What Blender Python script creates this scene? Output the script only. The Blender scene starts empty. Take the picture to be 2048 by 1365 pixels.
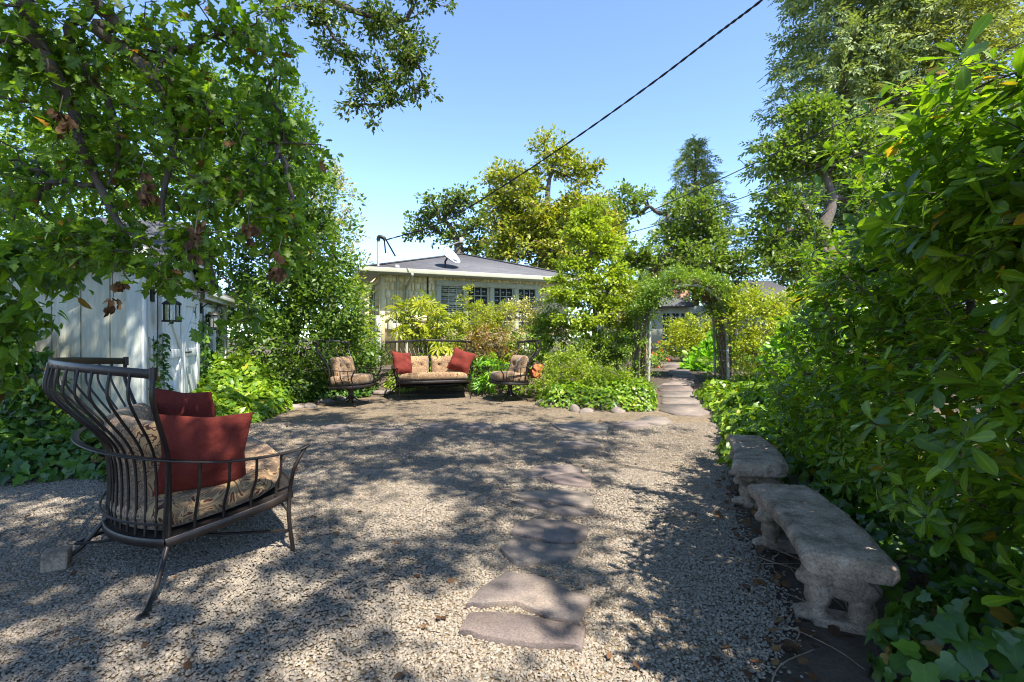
import bpy, bmesh, math, random
import numpy as np
from mathutils import Vector, Matrix

rng = np.random.default_rng(11)
random.seed(5)
SC = bpy.context.scene
COL = SC.collection

# ------------------------------------------------------------------ camera
F, CX, HZ, EYE = 990.0, 1024.0, 675.0, 1.235      # focal length in photo pixels, centre column, horizon row, eye height
cam_d = bpy.data.cameras.new('camera')
cam = bpy.data.objects.new('camera', cam_d)
COL.objects.link(cam)
cam.location = (0, 0, EYE)
cam.rotation_euler = (math.radians(90), 0, 0)
cam_d.sensor_width = 36
cam_d.lens = F / 2048 * 36
cam_d.shift_y = -(682.5 - HZ) / 2048
cam_d.clip_start = 0.05
cam_d.clip_end = 900
SC.camera = cam

# ------------------------------------------------------------------ sky, sun, exposure
SUN_EL, SUN_H = math.radians(58), Vector((0.6, -0.8))   # direction towards the sun
world = bpy.data.worlds.new('World')
SC.world = world
world.use_nodes = True
wn = world.node_tree
sky = wn.nodes.new('ShaderNodeTexSky')
sky.sky_type = 'NISHITA'
sky.sun_disc = False
sky.sun_elevation = SUN_EL
sky.sun_rotation = math.atan2(SUN_H.x, SUN_H.y)
sky.air_density = 0.8
sky.altitude = 2300
sky.dust_density = 0.0
sky.ozone_density = 2.6
wn.nodes['Background'].inputs['Strength'].default_value = 0.15
wn.links.new(sky.outputs[0], wn.nodes['Background'].inputs['Color'])
sun_d = bpy.data.lights.new('sun', 'SUN')
sun = bpy.data.objects.new('sun', sun_d)
COL.objects.link(sun)
sun_d.energy = 4.3
sun_d.angle = math.radians(0.53)
sun_d.color = (1.0, 0.95, 0.86)
to_sun = Vector((SUN_H.x * math.cos(SUN_EL), SUN_H.y * math.cos(SUN_EL), math.sin(SUN_EL)))
sun.rotation_euler = to_sun.to_track_quat('Z', 'Y').to_euler()
sun.location = to_sun * 30
vs = SC.view_settings
vs.view_transform = 'Standard'
vs.look = 'None'
vs.exposure = 1.82
vs.gamma = 1.0
vs.use_curve_mapping = False
cy = SC.cycles
cy.max_bounces = 8
cy.diffuse_bounces = 4
cy.glossy_bounces = 2
cy.transmission_bounces = 5
cy.transparent_max_bounces = 4
cy.caustics_reflective = cy.caustics_refractive = False
cy.use_denoising = True
cy.filter_width = 1.1

# ------------------------------------------------------------------ helpers
def ss(a, b, x):
    t = np.clip((np.asarray(x, float) - a) / (b - a), 0, 1)
    return t * t * (3 - 2 * t)

def zg(x, y):
    """height of the ground: the patio is almost level, the garden behind it climbs"""
    x = np.asarray(x, float); y = np.asarray(y, float)
    a = 0.065 * ss(4.5, 8, y)
    patio = (1 - ss(0.3, 1.6, x)) * (1 - ss(9.6, 10.6, y)) * ss(-6.5, -4.6, x)
    b = 0.42 * ss(7.6, 10.8, y) * (1 - patio)
    return a + b

def zgf(x, y): return float(zg(x, y))

def P(px, py, d):
    """the point seen at photo pixel (px, py) at distance d"""
    return np.array([(px - CX) / F * d, d, EYE - (py - HZ) / F * d])

def G(px, py):
    """the ground point seen at photo pixel (px, py)"""
    lo, hi = 0.5, 60.0
    for _ in range(50):
        m = (lo + hi) / 2
        p = P(px, py, m)
        if p[2] > zgf(p[0], p[1]): lo = m
        else: hi = m
    return P(px, py, lo)

def to_px(p):
    p = np.atleast_2d(p)
    d = np.maximum(p[:, 1], 1e-3)
    return CX + p[:, 0] / d * F, HZ - (p[:, 2] - EYE) / d * F, p[:, 1]

def nrmz(a):
    a = np.asarray(a, float)
    return a / np.maximum(np.linalg.norm(a, axis=-1, keepdims=True), 1e-9)

def tag(o, label=None, cat=None, group=None, kind=None):
    if label: o['label'] = label
    if cat: o['category'] = cat
    if group: o['group'] = group
    if kind: o['kind'] = kind
    return o

def empty(name, loc=(0, 0, 0), rz=0.0, label=None, cat=None, group=None, kind=None, parent=None):
    o = bpy.data.objects.new(name, None)
    COL.objects.link(o)
    o.location = tuple(float(c) for c in loc)
    o.rotation_euler = (0, 0, rz)
    o.empty_display_size = 0.1
    if parent is not None: o.parent = parent
    return tag(o, label, cat, group, kind)

def mesh_np(name, V, polys, mat=None, smooth=False):
    """polys: list of (array of loops nf x k)"""
    me = bpy.data.meshes.new(name)
    V = np.ascontiguousarray(V, dtype=np.float32)
    me.vertices.add(len(V)); me.vertices.foreach_set('co', V.ravel())
    loops = np.concatenate([np.asarray(p, np.int32).ravel() for p in polys]) if polys else np.zeros(0, np.int32)
    tot = np.concatenate([np.full(len(p), np.asarray(p).shape[1], np.int32) for p in polys])
    start = np.concatenate([[0], np.cumsum(tot)[:-1]]).astype(np.int32)
    me.loops.add(len(loops)); me.loops.foreach_set('vertex_index', loops)
    me.polygons.add(len(tot)); me.polygons.foreach_set('loop_start', start)
    try: me.polygons.foreach_set('loop_total', tot)
    except Exception: pass
    me.update(calc_edges=True)
    me.validate()
    if smooth: me.polygons.foreach_set('use_smooth', np.ones(len(tot), bool))
    if mat: me.materials.append(mat)
    return me

def link(name, me, parent=None, base=None):
    o = bpy.data.objects.new(name, me)
    COL.objects.link(o)
    if parent is not None:
        o.parent = parent
        if base is not None: o.location = tuple(-float(c) for c in base)
    return o

class MB:
    """collects shapes for ONE mesh object"""
    def __init__(s): s.v = []; s.q = {}; s.n = 0
    def add(s, V, faces):
        V = np.asarray(V, float).reshape(-1, 3)
        for f in faces: s.q.setdefault(len(f), []).append([i + s.n for i in f])
        s.v.append(V); s.n += len(V); return s
    def arr(s, V, fa):
        fa = np.asarray(fa); V = np.asarray(V, float).reshape(-1, 3)
        s.q.setdefault(fa.shape[1], []).extend((fa + s.n).tolist()); s.v.append(V); s.n += len(V); return s
    def box(s, c, size, ax=None, taper=1.0):
        c = np.asarray(c, float); h = np.asarray(size, float) / 2
        ax = np.eye(3) if ax is None else np.asarray(ax, float)
        V = []
        for z in (-1, 1):
            k = 1.0 if z < 0 else taper
            for x, y in ((-1, -1), (1, -1), (1, 1), (-1, 1)):
                V.append(c + ax[0] * x * h[0] * k + ax[1] * y * h[1] * k + ax[2] * z * h[2])
        return s.add(V, [(3, 2, 1, 0), (4, 5, 6, 7), (0, 1, 5, 4), (1, 2, 6, 5), (2, 3, 7, 6), (3, 0, 4, 7)])
    def bbox(s, c, size, b, ax=None):
        """box with chamfered edges"""
        bm = bmesh.new(); bmesh.ops.create_cube(bm, size=1)
        bmesh.ops.scale(bm, vec=Vector(size), verts=bm.verts)
        bmesh.ops.bevel(bm, geom=bm.edges[:], offset=b, segments=2, affect='EDGES', profile=0.6)
        ax = np.eye(3) if ax is None else np.asarray(ax, float)
        V = np.array([v.co[:] for v in bm.verts]) @ ax + np.asarray(c, float)
        s.add(V, [[v.index for v in f.verts] for f in bm.faces]); bm.free(); return s
    def tube(s, pts, r, sides=8, cap=True, flat=None, up=(0, 0, 1)):
        """swept tube; flat=(w,h) gives a strap whose wide side lies across `up`"""
        pts = np.asarray(pts, float); n = len(pts)
        r = np.full(n, r, float) if np.isscalar(r) else np.asarray(r, float)
        t = np.gradient(pts, axis=0); t = nrmz(t)
        u0 = np.array(up, float)
        if flat is None:
            u0 = np.array([0, 0, 1.0]) if abs(t[0][2]) < 0.9 else np.array([1.0, 0, 0])
        V = []; prev = None
        for i in range(n):
            if flat is None and prev is not None: a = prev - t[i] * (prev @ t[i])
            else: a = u0 - t[i] * (u0 @ t[i])
            if np.linalg.norm(a) < 1e-6: a = np.array([1.0, 0, 0]) - t[i] * t[i][0]
            a = a / np.linalg.norm(a); b = np.cross(t[i], a); prev = a
            if flat is None:
                ang = np.arange(sides) * 2 * math.pi / sides
                V.append(pts[i] + r[i] * (np.cos(ang)[:, None] * a + np.sin(ang)[:, None] * b))
            else:
                w, h = flat[0] / 2 * r[i], flat[1] / 2 * r[i]
                e = 0.3 * min(w, h)
                pr = [(-w, -h + e), (-w + e, -h), (w - e, -h), (w, -h + e), (w, h - e), (w - e, h), (-w + e, h), (-w, h - e)]
                V.append(np.array([pts[i] + b * x + a * y for x, y in pr]))
        k = len(V[0]); V = np.concatenate(V); fs = []
        for i in range(n - 1):
            for j in range(k):
                j2 = (j + 1) % k
                fs.append((i * k + j, i * k + j2, (i + 1) * k + j2, (i + 1) * k + j))
        if cap: fs.append(tuple(range(k - 1, -1, -1))); fs.append(tuple((n - 1) * k + j for j in range(k)))
        return s.add(V, fs)
    def slab(s, poly, zf, lo, hi):
        """polygon slab that follows the slope zf"""
        k = len(poly); z = [zf(x, y) for x, y in poly]
        V = [(x, y, a - lo) for (x, y), a in zip(poly, z)] + [(x, y, a + hi) for (x, y), a in zip(poly, z)]
        fs = [(j, (j + 1) % k, k + (j + 1) % k, k + j) for j in range(k)] + [tuple(k + j for j in range(k)), tuple(range(k - 1, -1, -1))]
        return s.add(V, fs)
    def prism(s, poly, z0, z1, inset=0.0):
        """extruded polygon (x,y list) with optional chamfer on top; z may be arrays"""
        poly = np.asarray(poly, float); k = len(poly); c = poly.mean(0)
        A = np.array([(x, y, z0) for x, y in poly])
        if inset:
            ip = poly + nrmz(c - poly) * inset
            B = np.array([(x, y, z1 - inset * 0.8) for x, y in poly]); C = np.array([(x, y, z1) for x, y in ip])
            V = np.concatenate([A, B, C]); rings = 3
        else:
            V = np.concatenate([A, np.array([(x, y, z1) for x, y in poly])]); rings = 2
        fs = []
        for r_ in range(rings - 1):
            for j in range(k):
                j2 = (j + 1) % k
                fs.append((r_ * k + j, r_ * k + j2, (r_ + 1) * k + j2, (r_ + 1) * k + j))
        fs.append(tuple((rings - 1) * k + j for j in range(k)))
        fs.append(tuple(range(k - 1, -1, -1)))
        return s.add(V, fs)
    def ball(s, c, r, seg=12, rings=8, ax=None):
        c = np.asarray(c, float); r = np.ones(3) * r if np.isscalar(r) else np.asarray(r, float)
        ax = np.eye(3) if ax is None else np.asarray(ax, float)
        V = [(0, 0, -1)]
        for i in range(1, rings):
            ph = -math.pi / 2 + math.pi * i / rings
            for j in range(seg):
                th = 2 * math.pi * j / seg
                V.append((math.cos(ph) * math.cos(th), math.cos(ph) * math.sin(th), math.sin(ph)))
        V.append((0, 0, 1)); V = (np.array(V) * r) @ ax + c
        fs = [(0, 1 + (j + 1) % seg, 1 + j) for j in range(seg)]
        for i in range(rings - 2):
            for j in range(seg):
                j2 = (j + 1) % seg; a = 1 + i * seg
                fs.append((a + j, a + j2, a + seg + j2, a + seg + j))
        top = len(V) - 1; a = 1 + (rings - 2) * seg
        fs += [(a + j, a + (j + 1) % seg, top) for j in range(seg)]
        return s.add(V, fs)
    def grid(s, X):
        """X: n x m x 3"""
        n, m = X.shape[:2]
        i, j = np.meshgrid(np.arange(n - 1), np.arange(m - 1), indexing='ij')
        a = (i * m + j).ravel()
        return s.arr(X.reshape(-1, 3), np.stack([a, a + m, a + m + 1, a + 1], 1))
    def build(s, name, mat=None, parent=None, smooth=False, base=None):
        V = np.concatenate(s.v)
        polys = []
        for k, fl in s.q.items(): polys.append(np.array(fl, np.int32).reshape(-1, k))
        me = mesh_np(name, V, polys, mat, smooth)
        if smooth:
            try: me.set_sharp_from_angle(angle=math.radians(50))
            except Exception: pass
        return link(name, me, parent, base)

def copy_tree(o, parent=None):
    c = o.copy(); COL.objects.link(c); c.parent = parent
    for ch in list(o.children): copy_tree(ch, c)
    return c

def smooth_path(pts, n=12):
    """Catmull-Rom through the points"""
    p = np.asarray(pts, float); p = np.concatenate([[2 * p[0] - p[1]], p, [2 * p[-1] - p[-2]]])
    out = []
    for i in range(1, len(p) - 2):
        for t in np.linspace(0, 1, n, endpoint=False):
            a, b, c, d = p[i - 1], p[i], p[i + 1], p[i + 2]
            out.append(0.5 * (2 * b + (c - a) * t + (2 * a - 5 * b + 4 * c - d) * t * t + (3 * b - a - 3 * c + d) * t ** 3))
    out.append(p[-2]); return np.array(out)

def inpoly(x, y, poly):
    poly = np.asarray(poly); ins = np.zeros(np.shape(x), bool); j = len(poly) - 1
    for i in range(len(poly)):
        xi, yi = poly[i][:2]; xj, yj = poly[j][:2]
        c = ((yi > y) != (yj > y)) & (x < (xj - xi) * (y - yi) / (yj - yi + 1e-12) + xi)
        ins ^= c; j = i
    return ins

# ------------------------------------------------------------------ materials
class N:
    def __init__(s, name):
        s.m = bpy.data.materials.new(name); s.m.use_nodes = True
        s.t = s.m.node_tree; s.b = s.t.nodes['Principled BSDF']; s.o = s.t.nodes['Material Output']
    def n(s, typ, **kw):
        nd = s.t.nodes.new('ShaderNode' + typ)
        for k, v in kw.items():
            if k.startswith('i_'):
                key = k[2:].replace('_', ' ')
                nd.inputs[int(key) if key.isdigit() else key].default_value = v
            else: setattr(nd, k, v)
        return nd
    def l(s, a, b): s.t.links.new(a, b)
    def ramp(s, fac, stops, interp='LINEAR'):
        r = s.n('ValToRGB'); r.color_ramp.interpolation = interp
        e = r.color_ramp.elements
        while len(e) < len(stops): e.new(0.5)
        for el, (p, c) in zip(e, stops): el.position = p; el.color = (*c, 1)
        s.l(fac, r.inputs[0]); return r
    def coord(s, kind='Object', scale=(1, 1, 1), rot=(0, 0, 0)):
        tc = s.n('TexCoord'); mp = s.n('Mapping'); mp.inputs['Scale'].default_value = scale; mp.inputs['Rotation'].default_value = rot
        s.l(tc.outputs[kind], mp.inputs[0]); return mp.outputs[0]
    def noise(s, co, scale, detail=4, rough=0.6):
        nd = s.n('TexNoise'); nd.inputs['Scale'].default_value = scale; nd.inputs['Detail'].default_value = detail; nd.inputs['Roughness'].default_value = rough
        if co is not None: s.l(co, nd.inputs['Vector'])
        return nd
    def bump(s, h, strength=0.4, dist=0.02):
        bp = s.n('Bump'); bp.inputs['Strength'].default_value = strength; bp.inputs['Distance'].default_value = dist
        s.l(h, bp.inputs['Height']); s.l(bp.outputs[0], s.b.inputs['Normal']); return bp
    def mixc(s, fac, a, b, mode='MIX'):
        m = s.n('Mix', data_type='RGBA', blend_type=mode)
        for sock, v in ((m.inputs[0], fac), (m.inputs[6], a), (m.inputs[7], b)):
            if hasattr(v, 'links') or hasattr(v, 'is_output'): s.l(v, sock)
            elif isinstance(v, tuple): sock.default_value = (*v, 1)
            else: sock.default_value = v
        return m.outputs[2]
    def math(s, op, a, b=None):
        m = s.n('Math', operation=op)
        for sock, v in ((m.inputs[0], a), (m.inputs[1], b)):
            if v is None: continue
            if hasattr(v, 'is_output'): s.l(v, sock)
            else: sock.default_value = v
        return m.outputs[0]

def mat_simple(name, c1, c2, scale=6, rough=0.7, bump=0.2, bscale=40, metallic=0.0, spec=0.4, bdist=0.01, stretch=(1, 1, 1)):
    k = N(name); co = k.coord('Object', stretch)
    n1 = k.noise(co, scale, 5)
    r = k.ramp(n1.outputs['Fac'], [(0.3, c1), (0.7, c2)])
    k.l(r.outputs[0], k.b.inputs['Base Color'])
    k.b.inputs['Roughness'].default_value = rough; k.b.inputs['Metallic'].default_value = metallic
    k.b.inputs['Specular IOR Level'].default_value = spec
    if bump:
        n2 = k.noise(co, bscale, 5, 0.65); k.bump(n2.outputs['Fac'], bump, bdist)
    return k.m

def mat_leaf(name, cols, trans=0.4, rough=0.45, spec=0.45, tcol=None, tint=None, old=None):
    """leaf: colour differs from leaf to leaf (its own age), light passes through it"""
    k = N(name)
    g = k.n('NewGeometry'); oi = k.n('ObjectInfo')
    f = k.math('FRACT', k.math('ADD', g.outputs['Random Per Island'], oi.outputs['Random']))
    n = len(cols)
    st = [(0.98 * i / max(n - 1, 1), c) for i, c in enumerate(cols)]
    if old: st += [(0.988, old), (1.0, tuple(c * 0.6 for c in old))]
    r = k.ramp(f, st)
    co = k.coord('Object'); nz = k.noise(co, 1.3, 2)
    big = k.ramp(nz.outputs['Fac'], [(0.35, (0.78, 0.82, 0.8)), (0.65, (1.16, 1.1, 0.95))])
    col = k.mixc(1.0, r.outputs[0], big.outputs[0], 'MULTIPLY')
    fine = k.noise(co, 55, 3); fr = k.ramp(fine.outputs['Fac'], [(0.3, (0.8, 0.82, 0.8)), (0.7, (1.2, 1.16, 1.1))])
    col = k.mixc(1.0, col, fr.outputs[0], 'MULTIPLY')
    at = k.n('Attribute', attribute_name='rib'); rb = k.ramp(at.outputs['Fac'], [(0.8, (0, 0, 0)), (0.95, (0.55, 0.55, 0.55))])
    col = k.mixc(rb.outputs[0], col, k.mixc(1.0, col, (1.9, 1.7, 1.6), 'MULTIPLY'))
    k.l(col, k.b.inputs['Base Color'])
    k.b.inputs['Roughness'].default_value = rough
    k.b.inputs['Specular IOR Level'].default_value = spec
    tr = k.n('BsdfTranslucent')
    tc = k.mixc(1.0, col, tcol or (1.5, 1.55, 0.55), 'MULTIPLY')
    k.l(tc, tr.inputs['Color'])
    mx = k.n('MixShader'); mx.inputs[0].default_value = trans
    k.l(k.b.outputs[0], mx.inputs[1]); k.l(tr.outputs[0], mx.inputs[2]); k.l(mx.outputs[0], k.o.inputs['Surface'])
    return k.m

def mat_bark(name, c1, c2):
    k = N(name); co = k.coord('Object', (1, 1, 0.28))
    n1 = k.noise(co, 14, 6, 0.7); n0 = k.noise(k.coord('Object'), 2.0, 3)
    f = k.math('ADD', k.math('MULTIPLY', n1.outputs['Fac'], 0.65), k.math('MULTIPLY', n0.outputs['Fac'], 0.35))
    r = k.ramp(f, [(0.32, c1), (0.68, c2)])
    k.l(r.outputs[0], k.b.inputs['Base Color']); k.b.inputs['Roughness'].default_value = 0.9
    k.bump(n1.outputs['Fac'], 0.8, 0.02); return k.m
# ------------------------------------------------------------------ leaf shapes (x along the leaf, length 1)
def strip_leaf(half, fold=0.12, droop=0.12):
    """half: (x, half width); a leaf with a midrib and two blades"""
    V = []; F_ = []
    for x, w in half:
        z = -droop * x * x
        V += [(x, 0, z), (x, w, z + fold * w * 2), (x, -w, z + fold * w * 2)]
    for i in range(len(half) - 1):
        a, b = i * 3, i * 3 + 3
        F_ += [(a, b, b + 1, a + 1), (a, a + 2, b + 2, b)]
    tri = []
    for q in F_: tri += [(q[0], q[1], q[2]), (q[0], q[2], q[3])]
    return np.array(V, float), np.array(tri, int)

def fan_leaf(half, mid=0.35, fold=0.15, droop=0.1):
    up = [(x, w) for x, w in half]
    out = up + [(x, -w) for x, w in reversed(up[1:-1])]
    V = [(mid, 0, -droop * mid * mid)] + [(x, y, -droop * x * x + fold * abs(y)) for x, y in out]
    n = len(out)
    return np.array(V, float), np.array([(0, 1 + i, 1 + (i + 1) % n) for i in range(n)], int)

RHOMB = (np.array([(0, 0, 0), (0.45, 0.27, 0.07), (1, 0, -0.07), (0.45, -0.27, 0.07)], float), np.array([(0, 2, 1), (0, 3, 2)]))
LANCE = (np.array([(0, 0, 0), (0.45, 0.13, 0.04), (1, 0, -0.12), (0.45, -0.13, 0.04)], float), np.array([(0, 2, 1), (0, 3, 2)]))
NEEDLE = (np.array([(0, 0, 0), (0.4, 0.2, 0.04), (1, 0, -0.1), (0.4, -0.2, 0.04)], float), np.array([(0, 2, 1), (0, 3, 2)]))
ROUND = (np.array([(0, 0, 0), (0.3, 0.3, 0.06), (0.75, 0.28, 0.03), (1, 0, -0.06), (0.75, -0.28, 0.03), (0.3, -0.3, 0.06)], float),
         np.array([(0, 3, 2), (0, 2, 1), (0, 5, 4), (0, 4, 3)]))
OBOV = strip_leaf([(0, 0.012), (0.25, 0.07), (0.5, 0.145), (0.75, 0.2), (0.92, 0.145), (1.0, 0.02)], 0.1, 0.14)
OBOV_LOW = strip_leaf([(0, 0.012), (0.4, 0.12), (0.76, 0.2), (1.0, 0.03)], 0.1, 0.14)
OAK = strip_leaf([(0, 0.015), (0.12, 0.06), (0.24, 0.24), (0.34, 0.10), (0.5, 0.33), (0.6, 0.14), (0.76, 0.30), (0.84, 0.15), (1.0, 0.03)], 0.1, 0.16)
IVY = fan_leaf([(0, 0), (-0.1, 0.2), (0.02, 0.42), (0.28, 0.36), (0.5, 0.37), (0.72, 0.19), (1, 0)], 0.2, 0.14, 0.12)
IVYD = fan_leaf([(0, 0), (-0.08, 0.12), (-0.1, 0.26), (0.0, 0.4), (0.12, 0.44), (0.23, 0.37), (0.31, 0.31), (0.42, 0.37), (0.54, 0.37), (0.62, 0.27), (0.69, 0.17), (0.86, 0.09), (1, 0)], 0.2, 0.14, 0.12)
HEART = fan_leaf([(0, 0), (-0.06, 0.2), (0.12, 0.36), (0.42, 0.33), (0.74, 0.16), (1, 0)], 0.4, 0.16, 0.2)

def palm_leaf(n=8, spread=125, w=0.11, droop=0.35):
    V = [(0, 0, 0)]; T = []
    for i in range(n):
        a = math.radians(-spread + 2 * spread * i / (n - 1)); L = 1.0 - 0.3 * abs(a) / math.radians(spread)
        d = np.array([math.cos(a), math.sin(a)]); q = np.array([-d[1], d[0]])
        k = len(V)
        for (t, s_) in ((0.3, -0.05), (0.3, 0.05), (0.62, -w), (0.62, w), (1, 0), (0.62, 0)):
            xy = d * t * L + q * s_ * L
            V.append((xy[0], xy[1], -droop * (t * L) ** 2 + (0.05 if s_ and t > 0.5 else 0)))
        T += [(0, k, k + 5), (0, k + 5, k + 1), (k, k + 2, k + 5), (k + 1, k + 5, k + 3), (k + 2, k + 4, k + 5), (k + 5, k + 4, k + 3)]
    return np.array(V, float), np.array(T, int)
PALM = palm_leaf()

def frames(d, n):
    X = nrmz(d); Y = np.cross(n, X); bad = np.linalg.norm(Y, axis=1) < 1e-4
    Y[bad] = np.cross([0.3, 0.5, 0.8], X[bad]); Y = nrmz(Y); return X, Y, np.cross(X, Y)

def leaf_mesh(name, tpl, L, mat):
    """L = (pos, dir, normal, size): all leaves in one mesh"""
    pos, d, n, s = L
    X, Y, Z = frames(d, n); T, Fc = tpl; k = len(T)
    nl = len(pos); curl = rng.normal(size=(nl, 1)) * 0.16; wd = 0.78 + 0.42 * rng.random((nl, 1)); tw = rng.normal(size=(nl, 1)) * 0.25
    tx = T[None, :, 0]; ty = T[None, :, 1] * wd; tz = T[None, :, 2] + curl * tx ** 2 + tw * tx * ty
    V = pos[:, None, :] + s[:, None, None] * ((tx + 0 * ty)[..., None] * X[:, None, :] + ty[..., None] * Y[:, None, :] + tz[..., None] * Z[:, None, :])
    Fa = (Fc[None] + (np.arange(len(pos)) * k)[:, None, None]).reshape(-1, 3)
    me = mesh_np(name, V.reshape(-1, 3), [Fa], mat)
    if k > 6: set_rib(me, np.tile(np.abs(T[:, 1]) < 1e-6, len(pos)))
    return me

def set_rib(me, mask):
    a = me.attributes.new('rib', 'FLOAT', 'POINT'); a.data.foreach_set('value', np.asarray(mask, np.float32))

TPL_MESH = {}
def leaf_objects(parent, base, name, key, tpl, L, mat, keep):
    """the leaves that show largest as parts of their own; returns the rest"""
    pos, d, n, s = L
    px, py, dep = to_px(pos + nrmz(d) * s[:, None] * 0.5)
    ok = (px > 5) & (px < 2043) & (py > 5) & (py < 1360) & (dep > 0.3)
    cell = (np.clip(px, 0, 2047) // 16).astype(int) * 100 + (np.clip(py, 0, 1364) // 16).astype(int)
    front = np.full(13000, 1e9); idx = np.where(ok)[0]
    np.minimum.at(front, cell[idx], dep[idx])
    vis = ok & (dep < front[cell] + 0.06)
    score = np.where(vis, s * F / np.maximum(dep, .1), -1)
    pick = np.argsort(-score)[:keep]; pick = pick[score[pick] > 9]
    if key not in TPL_MESH:
        TPL_MESH[key] = []
        for cu, tw in ((0.0, 0.1), (0.22, -0.25), (-0.2, 0.2), (0.1, 0.35), (-0.35, -0.1)):
            T = tpl[0].copy(); T[:, 2] += cu * T[:, 0] ** 2 + tw * T[:, 0] * T[:, 1]
            mv = mesh_np(name, T, [tpl[1]], mat); set_rib(mv, np.abs(T[:, 1]) < 1e-6); TPL_MESH[key].append(mv)
    X, Y, Z = frames(d[pick], n[pick])
    for i, j in enumerate(pick):
        o = bpy.data.objects.new(name, TPL_MESH[key][i % 5]); COL.objects.link(o); o.parent = parent
        M = np.eye(4); M[:3, 0] = X[i] * s[j]; M[:3, 1] = Y[i] * s[j] * (0.8 + 0.4 * random.random()); M[:3, 2] = Z[i] * s[j]; M[:3, 3] = pos[j] - np.asarray(base)
        o.matrix_local = Matrix(M.tolist())
    m = np.ones(len(pos), bool); m[pick] = False
    return tuple(a[m] for a in L)

def cat_L(*Ls): return tuple(np.concatenate(a) for a in zip(*Ls))

def lobe(px, py, d, rx, ry, rd=None):
    """ellipsoid seen at a pixel: centre and radii in metres"""
    c = P(px, py, d); rx = rx * d / F; ry = ry * d / F
    return (c, np.array([rx, rd if rd else 0.8 * rx, ry]))

def in_lobes(lobes, n, shell=0.45, lump=0.18, low=-0.75):
    """n clump centres spread through the outer part of the lobes, by volume"""
    w = np.array([np.prod(r) ** 0.72 for c, r in lobes]); w = w / w.sum()
    out = []; org = []
    cnt = rng.multinomial(n, w)
    for (c, r), k in zip(lobes, cnt):
        u = nrmz(rng.normal(size=(k, 3))); u[:, 2] = np.maximum(u[:, 2], low)
        rad = 1 - shell * rng.random(k) ** 1.4
        lm = 1 + lump * (np.sin(u[:, 0] * 5 + c[0] * 3) * np.sin(u[:, 1] * 4 + c[1]) + np.sin(u[:, 2] * 6 + c[2] * 2) * 0.7)
        out.append(c + u * r * (rad * lm)[:, None]); org.append(np.repeat(c[None] - [0, 0, r[2] * 0.4], k, 0))
    return np.concatenate(out), np.concatenate(org)

def clump(cen, org, m, cr, size, up=0.7, out=0.6, rnd=0.55, flat=0.75, svar=0.35, droop=0.0):
    """m leaves about each centre"""
    k = len(cen)
    o = nrmz(rng.normal(size=(k * m, 3))) * (rng.random((k * m, 1)) ** 0.5)
    o[:, 2] *= flat
    crs = np.repeat(cr * (0.65 + 0.7 * rng.random(k)), m)
    c = np.repeat(cen, m, 0); pos = c + o * crs[:, None]
    outw = nrmz(c - np.repeat(org, m, 0))
    d = nrmz(o * 0.9 + outw * 0.5 + rng.normal(size=o.shape) * 0.45 + [0, 0, -droop])
    n = nrmz(np.array([0, 0, up]) + outw * out * 0.6 + o * 0.4 + rng.normal(size=o.shape) * rnd)
    s = size * (1 + svar * (rng.random(k * m) * 2 - 1))
    return pos, d, n, s

def ground_leaves(n, poly_or_fn, box, hfun, size, tilt=0.5, svar=0.4):
    """leaves lying over a mound: hfun(x,y) gives the height above ground"""
    x = rng.uniform(box[0], box[1], n * 4); y = rng.uniform(box[2], box[3], n * 4)
    h = hfun(x, y); keep = h > 0.01
    x, y, h = x[keep][:n], y[keep][:n], h[keep][:n]
    e = 0.05
    gx = (hfun(x + e, y) - hfun(x - e, y)) / (2 * e); gy = (hfun(x, y + e) - hfun(x, y - e)) / (2 * e)
    nn = nrmz(np.stack([-gx, -gy, np.ones_like(x)], 1))
    z = zg(x, y) + h * (1 - 0.35 * rng.random(len(x)) ** 2)
    pos = np.stack([x, y, z], 1) + nn * (rng.random((len(x), 1)) * 0.05)
    d = nrmz(rng.normal(size=nn.shape) + np.stack([gx * 0, gy * 0 - 0.5, -0.5 + 0 * gx], 1))
    d = nrmz(d - nn * (d * nn).sum(1, keepdims=True) * 0.7)
    n_ = nrmz(nn + rng.normal(size=nn.shape) * tilt)
    return pos, d, n_, size * (1 + svar * (rng.random(len(x)) * 2 - 1))

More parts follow.
